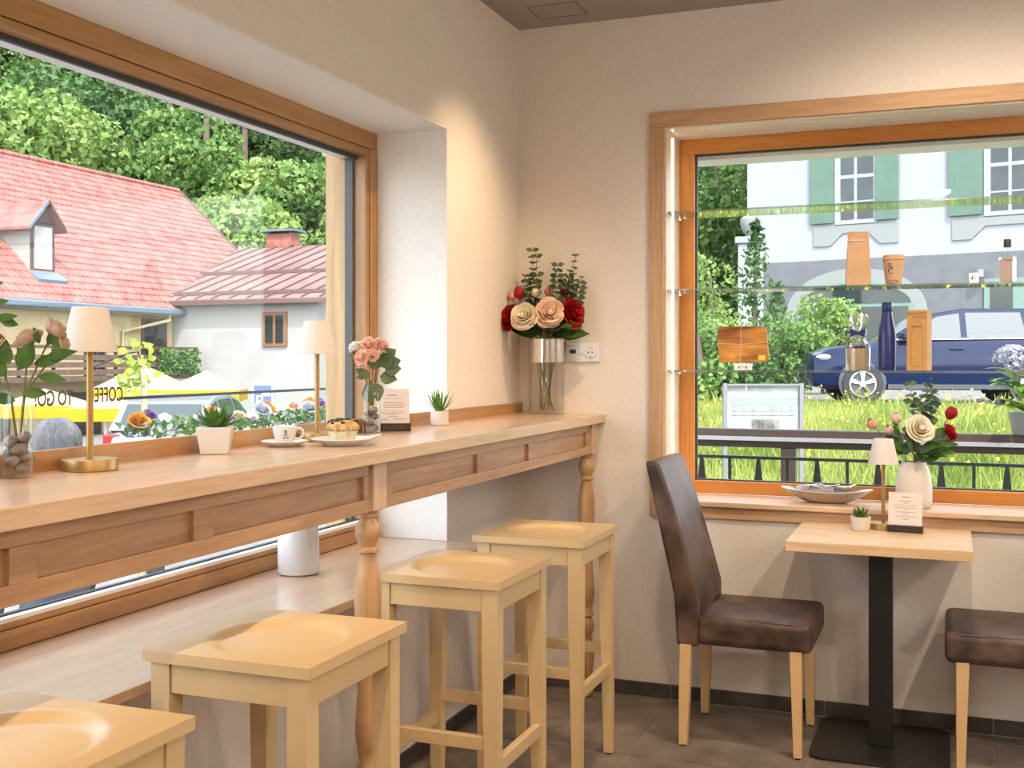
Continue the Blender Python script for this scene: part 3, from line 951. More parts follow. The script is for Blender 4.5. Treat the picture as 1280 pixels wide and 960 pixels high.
for px, py, dx, dz, L, W in [(38, 455, 0.75, 0.2, 0.062, 0.024), (44, 470, 1, -0.1, 0.052, 0.022), (52, 447, 1, 0.25, 0.06, 0.022), (8, 470, -0.6, 0.7, 0.06, 0.032), (22, 462, 0.4, 0.9, 0.06, 0.035), (2, 480, -0.8, 0.3, 0.06, 0.035), (26, 490, 1, 0.0, 0.045, 0.024),
                               (12, 455, -0.5, 0.8, 0.06, 0.034), (55, 432, 0.3, 1, 0.034, 0.016), (45, 430, -0.3, 1, 0.034, 0.014), (-5, 400, 1, 0.2, 0.04, 0.018), (-12, 382, 1, 0.25, 0.036, 0.016), (-14, 365, 0.9, 0.5, 0.034, 0.014), (0, 402, 1, -0.2, 0.034, 0.02), (66, 440, -0.2, 1, 0.04, 0.016), (18, 500, -0.9, 0.2, 0.05, 0.024), (6, 445, -0.3, 1, 0.05, 0.026)]:
    mb = MB()
    leaf(mb, b1p(px, py, RND.uniform(-0.015, 0.01)), (dx, RND.uniform(-0.3, 0.2), dz), L, W, (0.1, -1, 0.35), 0.12, 8)
    mb.build('leaf', 'leaf', b1, True, angle=80)

B2 = (0.075, -1.462, 1.1555)
bottle_vase(B2, 0.029, 0.155, 0.118, 'clear glass bottle vase of grey stones between the muffin and the menu card')
pebbles(B2, 0.027, 6, 0.078, 'grey pebble in the bottle vase of peach roses', 'pebbles in the peach rose vase', 5)
b2 = thing('rose_bunch', 'bunch of peach and white roses with eucalyptus leaves in a bottle vase', 'bouquet', B2, R(27))
m2 = 0.00245
def b2p(px, py, dep=0.0): return ((px - 441) * m2, dep, 1.38 - (py - 449.43) * m2 - B2[2])
sm = MB()
for px, py, r, mt, dep, ax in [(438, 431, 10.5, 'rose_peach', -0.005, (-0.1, -0.8, 0.6)), (430, 447, 10, 'rose_peach', -0.022, (-0.5, -0.8, 0.4)), (455, 433, 10, 'rose_peach', 0.0, (0.5, -0.5, 0.7)), (421, 434, 9, 'rose_white', 0.0, (-0.7, -0.3, 0.8)), (444, 444, 8, 'rose_peach', -0.02, (0.1, -0.9, 0.3)), (450, 425, 5, 'rose_white', 0.01, (0.1, 0, 1))]:
    p = b2p(px, py, dep)
    rose_obj('rose', p, r * m2, ax, mt, b2)
    sm.tube(stem_pts((RND.uniform(-.006, .006), 0, 0.05), 0.013, 0.15, p), 0.0016, 6)
sm.build('stems', 'stem', b2, True)
for px, py, dx, dz, L, W in [(444, 462, 0.1, 0.5, 0.04, 0.036), (452, 458, 0.6, 0.6, 0.045, 0.04), (458, 462, 1, 0.1, 0.042, 0.036), (452, 470, 0.9, -0.15, 0.045, 0.036), (440, 472, -0.6, 0.4, 0.045, 0.024), (432, 452, -0.9, 0.4, 0.045, 0.022), (456, 448, 0.7, 0.5, 0.04, 0.034),
                               (436, 470, -0.9, -0.1, 0.03, 0.014), (446, 478, 0.2, -1, 0.05, 0.036), (440, 484, -0.2, -1, 0.04, 0.034), (437, 494, 0.2, 0.9, 0.04, 0.026), (462, 455, 0.9, 0.3, 0.034, 0.03)]:
    mb = MB()
    leaf(mb, b2p(px, py, -0.01), (dx, -0.2, dz), L * 1.2, W * 1.25, (0.1, -1, 0.3), 0.12, 8, 0.06)
    mb.build('leaf', 'euca', b2, True, angle=80)

# --- potted succulents
def rosette(parent, z, n, L, W, mat, rng, spread=0.9, r0=0.004):
    for k in range(n):
        a = k * 2.39996
        q = k / n
        el = 0.25 + 1.1 * (1 - q) * spread
        d = Vector((math.cos(a) * math.sin(el), math.sin(a) * math.sin(el), math.cos(el)))
        b = Vector((math.cos(a) * r0, math.sin(a) * r0, z))
        ll = L * rng.uniform(0.8, 1.1)
        s = d.cross(Vector((0, 0, 1)))
        s = s.normalized() if s.length > 1e-3 else Vector((1, 0, 0))
        nn = s.cross(d).normalized()
        mb = MB()
        pts, rr = [], []
        vs, fs = [], []
        N = 5
        for i in range(N + 1):
            t = i / N
            w = W * (math.sin(PI * (0.18 + 0.82 * t)) ** 0.8) * 0.5 if i < N else 0.0003
            c = b + d * ll * t + nn * (0.12 * ll * t * t)
            vs += [c - s * w, c - nn * w * 0.5, c + s * w, c + nn * w * 0.25]
        for i in range(N):
            for j in range(4):
                jj = (j + 1) % 4
                fs.append((4 * i + j, 4 * i + jj, 4 * i + 4 + jj, 4 * i + 4 + j))
        mb.add(vs, fs)
        mb.build('leaf', mat, parent, True, angle=60)

PP = (0.078, -2.245, 1.1555)
p1 = thing('succulent_pot', 'green succulent in a tapered square white planter on the counter', 'potted plant', PP, R(30))
a, b = 0.0310, 0.0415
MB().hexa([(-a, -a, 0), (a, -a, 0), (a, a, 0), (-a, a, 0)], [(-b, -b, 0.064), (b, -b, 0.064), (b, b, 0.064), (-b, b, 0.064)]).build('planter', 'ceramic', p1, bevel=0.003, seg=3)
rosette(p1, 0.0645, 30, 0.055, 0.015, 'succ', random.Random(2), 1.0, 0.010)
PP = (0.092, -1.005, 1.1555)
p2 = thing('succulent_pot', 'small spiky aloe in a ribbed cream cup pot near the window reveal', 'potted plant', PP)
MB().lathe([(0, 0), (0.027, 0), (0.030, 0.003)] + [(0.0305 + 0.0006 * (i % 2), 0.006 + 0.004 * i) for i in range(11)] + [(0.0305, 0.050), (0.028, 0.050), (0.027, 0.044), (0, 0.044)], n=28, cap0=False, cap1=False).build('pot', 'matt_ceramic', p2, True)
rosette(p2, 0.046, 24, 0.078, 0.009, 'aloe', random.Random(4), 0.62, 0.006)
PP = (1.412, -0.198, 0.7555)
p3 = thing('succulent_pot', 'tiny succulent in a ribbed cream cup pot on the small table', 'potted plant', PP)
MB().lathe([(0, 0), (0.029, 0), (0.031, 0.003)] + [(0.0315 + 0.0004 * i + 0.0006 * (i % 2), 0.006 + 0.004 * i) for i in range(11)] + [(0.0365, 0.051), (0.033, 0.051), (0.031, 0.044), (0, 0.044)], n=28, cap0=False, cap1=False).build('pot', 'matt_ceramic', p3, True)
rosette(p3, 0.046, 18, 0.044, 0.013, 'succ', random.Random(9), 0.8, 0.006)

# ------------------------------------------------------------------ table lamps
def table_lamp(loc, label):
    t = thing('table_lamp', label, 'lamp', loc, 0, 'cordless table lamps')
    MB().lathe([(0, 0), (0.054, 0), (0.055, 0.001), (0.055, 0.0215), (0.0545, 0.0225), (0, 0.0225)], n=48, cap0=False, cap1=False).build('base', 'brass', t, True)
    MB().lathe([(0.0068, 0.0226), (0.0068, 0.245)], n=16).build('pole', 'brass', t, True)
    MB().lathe([(0.001, 0.247), (0.051, 0.247), (0.0535, 0.240), (0.0545, 0.240), (0.0355, 0.329), (0.0335, 0.3315), (0.001, 0.3315)], n=48, cap0=False, cap1=False).build('shade', 'shade', t, True)
    return t
table_lamp((0.080, -2.668, 1.1555), 'brass table lamp with white shade beside the dusty rose vase')
table_lamp((0.078, -1.780, 1.1555), 'brass table lamp with white shade behind the coffee cup')
table_lamp((1.487, -0.120, 0.7555), 'brass table lamp with white shade on the small square table')

# ------------------------------------------------------------------ cup, plate, muffin, cards
CU = (0.105, -1.985, 1.1555)
sc = thing('saucer', 'white saucer under the coffee cup', 'saucer', CU)
MB().lathe([(0, 0), (0.034, 0), (0.036, 0.002), (0.060, 0.012), (0.062, 0.0135), (0.060, 0.0145), (0.036, 0.0055), (0.030, 0.005), (0, 0.005)], n=40, cap0=False, cap1=False).build('dish', 'ceramic', sc, True)
cp = thing('coffee_cup', 'white coffee cup with a small black printed mark on a saucer', 'cup', (CU[0], CU[1], CU[2] + 0.0055), R(27))
MB().lathe([(0, 0.001), (0.020, 0.0), (0.022, 0.004), (0.0265, 0.016), (0.0325, 0.044), (0.0325, 0.0455), (0.0305, 0.0455), (0.0245, 0.016), (0.019, 0.006), (0, 0.006)], n=40, cap0=False, cap1=False).build('body', 'ceramic', cp, True)
MB().tube([(0.029, 0, 0.040), (0.039, 0, 0.041), (0.047, 0, 0.034), (0.046, 0, 0.022), (0.037, 0, 0.013), (0.0255, 0, 0.014)], 0.0035, 8).build('handle', 'ceramic', cp, True)
mk = MB()
def decal_pt(s, z):
    r = 0.0265 + (z - 0.016) / 0.028 * 0.006 + 0.0004
    a = -PI / 2 + s / r
    return (r * math.cos(a), r * math.sin(a), z)
def decal(mb, s0, s1, z0, z1):
    mb.patch(lambda u, v: decal_pt(s0 + (s1 - s0) * u, z0 + (z1 - z0) * v), 3, 2)
for d in ((0.002, 0.008, 0.034, 0.037), (0.0025, 0.0045, 0.029, 0.034), (0.006, 0.0085, 0.028, 0.034), (0.003, 0.008, 0.0245, 0.027), (0.0005, 0.003, 0.022, 0.025), (0.008, 0.010, 0.022, 0.025), (-0.003, 0.013, 0.0165, 0.019)):
    decal(mk, *d)
mk.build('printed_mark', 'ink', cp)
PL = (0.228, -1.900, 1.1555)
pt = thing('plate', 'white rimmed plate holding the muffin and napkin', 'plate', PL)
MB().lathe([(0, 0), (0.050, 0), (0.053, 0.003), (0.080, 0.015), (0.084, 0.0175), (0.082, 0.019), (0.052, 0.008), (0.047, 0.007), (0, 0.007)], n=48, cap0=False, cap1=False).build('dish', 'ceramic', pt, True)
mf = thing('muffin', 'muffin in a pale paper case with a dark crumbly top', 'muffin', (PL[0], PL[1], PL[2] + 0.0075), 0.4)
M['case'] = plain('muffin_case', (0.66, 0.58, 0.42, 1), 0.8, 0, 0.15, 60)
M['crumb'] = plain('muffin_crumb', (0.50, 0.33, 0.14, 1), 0.85, 0, 0.35, 70, 0.6)
M['choc'] = plain('muffin_glaze', (0.035, 0.014, 0.012, 1), 0.4, 0, 0.5, 90, 0.5)
n = 36
vs, fs = [], []
for z, r in ((0, 0.029), (0.038, 0.041)):
    for i in range(n):
        q = r * (1 + (0.035 if i % 2 else -0.035)); vs.append((q * math.cos(2 * PI * i / n), q * math.sin(2 * PI * i / n), z))
fs = [(i, (i + 1) % n, n + (i + 1) % n, n + i) for i in range(n)] + [tuple(range(n - 1, -1, -1))]
MB().add(vs, fs).build('paper_case', 'case', mf)
MB().lathe([(0.039, 0.030), (0.0445, 0.036), (0.043, 0.044), (0.034, 0.053), (0.018, 0.058), (0, 0.059)], n=24, cap1=False).build('crumb', 'crumb', mf, True)
rg = random.Random(11)
mb = MB()
for k in range(26):
    a, q = rg.uniform(0, 6.28), 0.036 * math.sqrt(rg.random())
    mb.ball((q * math.cos(a), q * math.sin(a), 0.0595 - 6.0 * q * q), rg.uniform(0.005, 0.009), 1, 1, 0.6, 7, 5, 0.15, rg)
mb.build('dark_topping', 'choc', mf, True)
np_ = MB()
np_.hexa([(-0.03, -0.018, 0), (0.03, -0.018, 0.012), (0.03, 0.018, 0.012), (-0.03, 0.018, 0)], [(-0.03, -0.018, 0.004), (0.03, -0.018, 0.016), (0.03, 0.018, 0.016), (-0.03, 0.018, 0.004)])
o = np_.build('paper_napkin', 'white_paint', None, bevel=0.001)
o.location = (PL[0] + 0.062, PL[1] + 0.026, PL[2] + 0.013); o.rotation_euler = (0, 0, R(12))
tag(o, 'folded white paper napkin tucked on the plate rim', 'napkin')

def menu_card(loc, rz, w, h, label, cat, lines, dark, qr=False):
    t = thing('menu_card', label, cat, loc, rz)
    MB().box(-w / 2, w / 2, -0.014, 0.014, 0, 0.024).build('stand_block', dark, t, bevel=0.001)
    tilt = R(9)
    c = MB().box(-w / 2 + 0.002, w / 2 - 0.004, -0.0006, 0.0006, 0, h).build('card', 'paper', t)
    c.location = (0, -0.001, 0.0245); c.rotation_euler = (-tilt, 0, 0)
    mb = MB()
    for z, x0, x1, th in lines:
        mb.box(x0 * w, x1 * w, -0.0009, -0.00062, z * h - th / 2, z * h + th / 2)
    mb.build('print', 'ink_soft', c)
    return t
mc = menu_card((0.083, -1.335, 1.1555), R(31), 0.114, 0.108, 'pale printed card in a dark block with gold script, on the counter', 'menu card',
          [(0.82, -0.16, 0.13, 0.003), (0.72, -0.26, 0.28, 0.0012), (0.60, -0.24, 0.30, 0.0022), (0.535, -0.24, 0.36, 0.0022), (0.465, -0.24, 0.32, 0.0022), (0.37, -0.32, 0.30, 0.0012), (0.30, -0.32, 0.32, 0.002), (0.25, -0.10, 0.10, 0.0018), (0.19, -0.12, 0.16, 0.0018), (0.11, -0.30, -0.14, 0.0024), (0.12, 0.02, 0.36, 0.002)], 'dark_wood')
sq = MB()
pts = [(-0.030 + 0.0042 * k, -0.0144, 0.011 + (0.0045 if k % 2 else -0.0035) * (1.6 if k in (1, 7, 11) else 1)) for k in range(16)]
sq.tube(pts, 0.0006, 5)
sq.build('gold_script', 'gold', mc)
mc2 = menu_card((1.566, -0.185, 0.7555), R(-4), 0.122, 0.118, 'pale printed menu card in a dark block on the small table', 'menu card',
          [(0.86, -0.10, 0.12, 0.0035), (0.74, -0.2, 0.22, 0.0018), (0.68, -0.06, 0.08, 0.002), (0.61, -0.34, 0.36, 0.0018), (0.53, -0.3, 0.3, 0.0018), (0.47, -0.08, 0.08, 0.002), (0.40, -0.26, 0.28, 0.0018), (0.34, -0.1, 0.1, 0.002), (0.27, -0.3, 0.34, 0.0018), (0.19, -0.08, 0.10, 0.003)], 'dark_wood')
sq = MB()
sq.tube([(-0.036 + 0.0046 * k, -0.0144, 0.011 + (0.0035 if k % 2 else -0.003)) for k in range(16)], 0.0006, 5)
sq.build('dull_script', plain('dull_script', (0.10, 0.09, 0.07, 1), 0.7), mc2)
sh_ = thing('napkin_holder', 'small cream box holder beside the menu card on the counter', 'holder', (0.052, -1.405, 1.1555), R(25))
MB().box(-0.022, 0.022, -0.016, 0.016, 0, 0.05).build('body', 'matt_ceramic', sh_, bevel=0.003)
MB().box(-0.018, 0.018, -0.010, 0.010, 0.0502, 0.054).build('napkins', 'paper', sh_)

# white jar on the lower sill
jr = thing('ceramic_jar', 'plain white rounded ceramic jar on the window sill below the counter', 'jar', (-0.172, -1.475, 0.7155))
MB().lathe([(0, 0), (0.054, 0), (0.061, 0.004), (0.064, 0.014), (0.064, 0.10), (0.061, 0.14), (0.053, 0.168), (0.047, 0.180), (0.044, 0.180), (0.044, 0.165), (0.056, 0.13), (0.058, 0.02), (0, 0.012)], n=40, cap0=False, cap1=False).build('body', 'ceramic', jr, True)

# wall socket plate
sk = thing('socket_plate', 'white double socket plate on the wall behind the rose vase', 'socket', (0.286, -0.0006, 1.41))
MB().box(-0.0755, 0.0755, -0.010, 0, -0.041, 0.041).build('plate', 'ceramic', sk, bevel=0.003)
m = MB().lathe([(0.0, 0.0), (0.021, 0.0), (0.023, 0.002), (0.025, 0.002), (0.025, 0.0035), (0.0, 0.0035)], n=28, cap0=False, cap1=False)
m.v = [(x + 0.036, -0.0101 - z, y) for x, y, z in m.v]
so = m.build('socket_well', 'ceramic', sk, True)
m = MB()
for dx in (-0.009, 0.009):
    m.box(0.036 + dx - 0.003, 0.036 + dx + 0.003, -0.0142, -0.0136, -0.003, 0.003)
m.box(0.034, 0.038, -0.0142, -0.0136, 0.017, 0.021); m.box(0.034, 0.038, -0.0142, -0.0136, -0.021, -0.017)
m.build('pin_holes', 'gasket', so)
fr_ = MB().box(-0.066, -0.008, -0.0125, -0.0102, -0.029, 0.029).build('usb_insert', 'ceramic', sk, bevel=0.001)
MB().box(-0.055, -0.026, -0.0132, -0.0126, -0.004, 0.012).build('usb_port', 'gasket', fr_)

# ------------------------------------------------------------------ things on the glass shelves
Z2, Z3 = 1.6675, 1.3375
bg = thing('paper_bag', 'kraft paper coffee bag with a folded top on the middle glass shelf', 'bag', (1.381, 0.12, Z2), R(8))
m = MB()
rows = [(0, .045, .030), (0.05, .047, .032), (0.10, .042, .026), (0.145, .042, .018), (0.150, .0415, .010), (0.175, .040, .006), (0.215, .039, .003)]
vs, fs = [], []
for k, (z, hx, hy) in enumerate(rows):
    tw = 0.006 * math.sin(k * 1.7)
    vs += [(-hx, -hy + tw, z), (0 + tw, -hy * 0.85, z), (hx, -hy, z), (hx * 0.93, 0, z), (hx, hy, z), (0, hy * 0.9, z), (-hx, hy, z), (-hx * 0.93, 0, z)]
for k in range(len(rows) - 1):
    for i in range(8):
        j = (i + 1) % 8
        fs.append((8 * k + i, 8 * k + j, 8 * k + 8 + j, 8 * k + 8 + i))
fs += [tuple(range(7, -1, -1)), tuple(8 * (len(rows) - 1) + i for i in range(8))]
m.add(vs, fs).build('bag_body', 'kraft', bg)
MB().box(-0.036, 0.036, -0.0075, -0.0062, 0.178, 0.183).build('closing_tape', 'paper', bg)

pc = thing('paper_cup', 'brown paper coffee cup with lid and black print on the middle glass shelf', 'paper cup', (1.5125, 0.12, Z2), R(0))
MB().lathe([(0, 0), (0.029, 0), (0.0395, 0.098), (0, 0.098)], n=36, cap0=False, cap1=False).build('cup_body', 'kraft', pc, True)
MB().lathe([(0.0415, 0.0985), (0.0425, 0.102), (0.040, 0.104), (0.038, 0.117), (0.036, 0.118), (0, 0.117)], n=36, cap1=False).build('lid', 'kraft', pc, True)
mb = MB()
def cpt(s, z):
    r = 0.029 + z / 0.098 * 0.0105 + 0.0005
    a = -PI / 2 - 0.1 + s / r
    return (r * math.cos(a), r * math.sin(a), z)
for s0, s1, z0, z1 in ((-0.016, 0.0, .080, .084), (-0.018, -0.004, .070, .075), (-0.006, 0.002, .060, .070), (-0.016, -0.010, .050, .064), (-0.012, 0.002, .044, .048)):
    mb.patch(lambda u, v: cpt(s0 + (s1 - s0) * u, z0 + (z1 - z0) * v), 3, 2)
mb.build('printed_mark', 'ink', pc)
text('printed_word', 'GO!', 0.024, (-0.022, -0.0325, 0.004), (1, 0, 0), (0, -0.1, 1), 'ink', pc)

sg = thing('shot_glass', 'tiny square glass with a black printed mark on the middle glass shelf', 'glass', (1.8015, 0.12, Z2), R(4))
m = MB().box(-0.018, 0.018, -0.018, 0.018, 0, 0.041)
m.box(-0.015, 0.015, -0.015, 0.015, 0.008, 0.0411)
m.build('cube_glass', 'vessel', sg, bevel=0.002)
m = MB()
m.box(-0.010, -0.003, -0.0188, -0.0183, 0.012, 0.030); m.box(-0.001, 0.003, -0.0188, -0.0183, 0.010, 0.028); m.box(0.003, 0.011, -0.0188, -0.0183, 0.018, 0.022); m.box(0.008, 0.011, -0.0188, -0.0183, 0.010, 0.030)
m.build('printed_mark', 'ink', sg)

lb = thing('liqueur_bottle', 'square clear bottle of brown liqueur with dark stopper on the middle shelf', 'bottle', (1.9185, 0.12, Z2), R(-16))
m = MB()
def sqr(h, z): return [(-h, -h, z), (h, -h, z), (h, h, z), (-h, h, z)]
m.hexa(sqr(0.0255, 0), sqr(0.0255, 0.098)); m.hexa(sqr(0.0255, 0.098), sqr(0.013, 0.112))
m.lathe([(0.0115, 0.112), (0.0115, 0.128), (0.0135, 0.130), (0.0135, 0.134)], n=20)
m.build('glass_body', 'vessel', lb)
M['liquor'] = plain('liquor', (0.30, 0.15, 0.055, 1), 0.15)
m = MB().hexa(sqr(0.0225, 0.006), sqr(0.0225, 0.088)).build('liquor', 'liquor', lb, bevel=0.003)
MB().lathe([(0.0135, 0.1345), (0.0135, 0.162), (0.012, 0.164)], n=20).build('stopper', 'dark_wood', lb, True)

wb = thing('cutting_board', 'orange brown wooden serving board tied with twine on a white easel', 'board', (0.926, 0.125, Z3), R(6))
M['board'] = wood('serving_board', (0.16, 0.035, 0.005, 1), (0.80, 0.36, 0.06, 1), 'x', 34, 0.4, 0.05, 6)
pl = []
for cx, cz, a0 in ((0.080, 0.055, 0), (-0.080, 0.055, 90), (-0.072, -0.055, 180), (0.088, -0.055, 270)):
    for k in range(6):
        a = R(a0 + 18 * k)
        pl.append((cx + 0.02 * math.cos(a), cz + 0.02 * math.sin(a)))
bd = MB().prism(pl, 'y', -0.008, 0.008).build('board', 'board', wb, bevel=0.003)
bd.location = (0, -0.002, 0.104); bd.rotation_euler = (-R(12), 0, 0)
MB().tube([(-0.005, -0.0095, 0.078), (-0.003, -0.0095, 0.0), (-0.006, -0.0095, -0.078)], 0.0011, 6).build('twine', 'paper', bd)
MB().tube([(-0.098, -0.0095, 0.002), (-0.002, -0.0098, -0.002), (0.104, -0.0095, 0.008)], 0.0011, 6).build('twine', 'paper', bd)
MB().box(0.066, 0.094, -0.0092, -0.0085, -0.066, -0.046).build('sticker', plain('sticker', (0.80, 0.58, 0.05, 1), 0.5), bd)
m = MB()
m.prism([(-0.03, 0.0), (-0.016, 0.0), (-0.012, 0.014), (0.004, 0.020), (0.020, 0.014), (0.024, 0.0), (0.04, 0.0), (0.046, 0.027), (-0.030, 0.027)], 'y', -0.028, -0.023)
m.prism([(-0.03, 0.0), (0.04, 0.0), (0.04, 0.006), (-0.03, 0.006)], 'y', -0.023, 0.030)
m.prism([(-0.012, 0.0), (0.012, 0.0), (0.006, 0.13), (-0.006, 0.13)], 'y', 0.030, 0.034)
m.build('easel', 'white_paint', wb)

gf = thing('gift_mug', 'beige mug wrapped in clear film with a navy bow on the lowest shelf', 'gift', (1.380, 0.12, Z3))
M['beige'] = plain('beige_glaze', (0.52, 0.38, 0.23, 1), 0.3)
MB().lathe([(0, 0), (0.030, 0), (0.033, 0.004), (0.042, 0.040), (0.043, 0.085), (0.040, 0.086), (0.039, 0.045), (0.0, 0.012)], n=32, cap0=False, cap1=False).build('mug', 'beige', gf, True)
M['film'] = thin_glass('cellophane', (0.93, 0.92, 0.90, 1), 1.5, 0.12, 1.5, 0.14)
vs, fs = [], []
prof = [(0.046, 0.0), (0.047, 0.085), (0.034, 0.115), (0.014, 0.143), (0.013, 0.150), (0.026, 0.175), (0.032, 0.205), (0.030, 0.222)]
n = 28
for k, (r, z) in enumerate(prof):
    for i in range(n):
        a = 2 * PI * i / n
        q = r * (1 + (0.0 if k < 2 else 0.22) * math.sin(i * 3.1 + k))
        vs.append((q * math.cos(a) + (0.004 if k > 4 else 0), q * math.sin(a) * (0.5 if k > 4 else 1), z + (0.008 * math.sin(i * 2.3) if k == len(prof) - 1 else 0)))
for k in range(len(prof) - 1):
    for i in range(n):
        j = (i + 1) % n
        fs.append((k * n + i, k * n + j, (k + 1) * n + j, (k + 1) * n + i))
MB().add(vs, fs).build('film_wrap', 'film', gf, True)
rg = random.Random(21)
m = MB()
for k in range(9):
    a = k * 0.7
    m.ball((0.022 * math.cos(a), 0.022 * math.sin(a), 0.089 + 0.004 * (k % 2)), 0.009, 1, 1, 0.7, 8, 6)
m.build('chocolates', 'dark_wood', gf, True)
m = MB()
for sx in (-1, 1):
    m.hexa([(0, -0.020, 0.142), (sx * 0.026, -0.022, 0.130), (sx * 0.028, -0.008, 0.132), (0, -0.008, 0.142)], [(0, -0.020, 0.152), (sx * 0.030, -0.022, 0.164), (sx * 0.030, -0.008, 0.162), (0, -0.008, 0.152)])
m.ball((0, -0.018, 0.147), 0.008, 1, 1, 1, 8, 6)
m.build('bow', 'navy', gf)
MB().lathe([(0, 0), (0.009, 0), (0.009, 0.002), (0, 0.002)], (0.004, -0.020, 0.120), 14, False, False).build('wood_tag', 'kraft', gf)

bb = thing('water_bottle', 'dark blue insulated steel bottle on the lowest glass shelf', 'bottle', (1.4885, 0.12, Z3))
MB().lathe([(0, 0), (0.030, 0), (0.032, 0.003), (0.033, 0.020), (0.0335, 0.130), (0.031, 0.160), (0.025, 0.188), (0.0205, 0.212), (0.0195, 0.228), (0, 0.228)], n=40, cap0=False, cap1=False).build('bottle_body', 'navy', bb, True)
MB().lathe([(0, 0.2285), (0.0185, 0.2285), (0.020, 0.231), (0.020, 0.262), (0.0185, 0.265), (0, 0.265)], n=40, cap0=False, cap1=False).build('cap', 'navy', bb, True)
cb = thing('bottle_box', 'tall brown cardboard box printed with a bottle outline on the lowest shelf', 'box', (1.607, 0.115, Z3), R(-12))
MB().box(-0.038, 0.038, -0.038, 0.038, 0, 0.232).build('carton', 'cardboard', cb, bevel=0.0015)
text('printed_words', 'INSULATED', 0.0135, (0.034, -0.0384, 0.214), (1, 0, 0), (0, 0, 1), 'ink', cb, 0.0002, 'RIGHT')
text('printed_words', 'BOTTLE', 0.0135, (0.034, -0.0384, 0.200), (1, 0, 0), (0, 0, 1), 'ink', cb, 0.0002, 'RIGHT')
M['print_soft'] = plain('print_soft', (0.25, 0.12, 0.035, 1), 0.7)
m = MB()
ol = [(-0.018, 0.016), (0.018, 0.016), (0.0215, 0.022), (0.0215, 0.135), (0.013, 0.160), (0.013, 0.164)]
m.tube([(x, -0.0384, z) for x, z in [(-0.013, 0.164), (-0.013, 0.160), (-0.0215, 0.135), (-0.0215, 0.022)] + ol], 0.0006, 4)
m.tube([(0.02 * math.cos(t), -0.0384, 0.172 + 0.018 * math.sin(t)) for t in [PI * k / 10 for k in range(11)]], 0.0006, 4)
m.box(-0.021, 0.021, -0.0386, -0.0382, 0.1655, 0.172)
m.build('printed_outline', 'print_soft', cb)

# ------------------------------------------------------------------ on the window board
bw = thing('metal_bowl', 'boat shaped hammered silver bowl of sugar sachets on the window board', 'bowl', (1.262, 0.105, 0.8135))
M['pewter'] = plain('pewter', (0.55, 0.50, 0.45, 1), 0.3, 0.9, 0.08, 40)
vs, fs = [], []
n = 44
def boat(rx, ry, z0, lift):
    out = []
    for i in range(n):
        a = 2 * PI * i / n
        c, s = math.cos(a), math.sin(a)
        out.append((rx * c, ry * s, z0 + lift * c * c))
    return out
rings = [boat(0.07, 0.030, 0, 0), boat(0.10, 0.042, 0.008, 0.002), boat(0.145, 0.058, 0.028, 0.006), boat(0.178, 0.068, 0.046, 0.012), boat(0.174, 0.065, 0.047, 0.012), boat(0.14, 0.054, 0.031, 0.006), boat(0.07, 0.03, 0.010, 0)]
for r_ in rings: vs += r_
for k in range(len(rings) - 1):
    for i in range(n):
        j = (i + 1) % n
        fs.append((k * n + i, k * n + j, (k + 1) * n + j, (k + 1) * n + i))
fs += [tuple(range(n - 1, -1, -1)), tuple((len(rings) - 1) * n + i for i in range(n))]
MB().add(vs, fs).build('bowl_shell', 'pewter', bw, True)
rg = random.Random(31)
for k in range(9):
    o = MB().hexa([(-0.03, -0.016, 0), (0.03, -0.016, 0), (0.03, 0.016, 0), (-0.03, 0.016, 0)], [(-0.03, -0.013, 0.003), (0.03, -0.013, 0.003), (0.03, 0.013, 0.003), (-0.03, 0.013, 0.003)]).build('sugar_sachet', 'white_paint' if k % 3 else 'pewter', None)
    o.location = (1.262 - 0.085 + 0.021 * k, 0.105 + rg.uniform(-.016, .016), 0.8135 + 0.058 + 0.003 * (k % 3))
    o.rotation_euler = (rg.uniform(-0.7, -0.1), rg.uniform(-.35, .35), rg.uniform(-.7, .7))
    tag(o, 'small paper sugar sachet lying in the silver bowl', 'sachet', 'sugar sachets in the bowl')

wv = thing('ceramic_vase', 'cream white shouldered ceramic vase on the window board', 'vase', (1.588, 0.095, 0.8135))
MB().lathe([(0, 0), (0.058, 0), (0.064, 0.006), (0.0665, 0.03), (0.0665, 0.085), (0.063, 0.115), (0.055, 0.145), (0.0465, 0.166), (0.045, 0.174), (0.042, 0.174), (0.043, 0.160), (0.058, 0.11), (0.060, 0.02), (0, 0.012)], n=44, cap0=False, cap1=False).build('body', 'matt_ceramic', wv, True)
b3 = thing('rose_bouquet', 'bouquet of one white rose, red roses and eucalyptus in the cream vase', 'bouquet', (1.588, 0.095, 0.8135), YAW)
m3 = 0.00305
def b3p(px, py, dep=0.0): return ((px - 1138) * m3, dep, 1.38 - (py - 449.43) * m3 - 0.8135)
sm = MB()
for px, py, r, mt, dep, ax, bud in [(1140, 536, 17, 'rose_cream', -0.05, (0.05, -1, 0.5), False), (1180, 540, 12, 'rose_red', -0.01, (0.9, -0.4, 0.3), False), (1184, 519, 8, 'rose_red', 0, (0.4, -0.2, 1), True), (1086, 532, 6.5, 'rose_pink', 0, (-0.6, -0.2, 0.8), True), (1115, 525, 7, 'rose_blush', -0.01, (-0.2, -0.2, 1), True), (1105, 538, 6, 'rose_blush', -0.02, (-0.4, -0.4, 0.6), True), (1187, 545, 8, 'rose_red', 0.01, (1, 0, 0.2), False)]:
    p = b3p(px, py, dep)
    rose_obj('rose_bud' if bud else 'rose', p, r * m3, ax, mt, b3, bud)
    sm.tube(stem_pts((RND.uniform(-.015, .015), 0, 0.10), 0.03, 0.172, p), 0.0018, 6)
sm.build('stems', 'stem', b3, True)
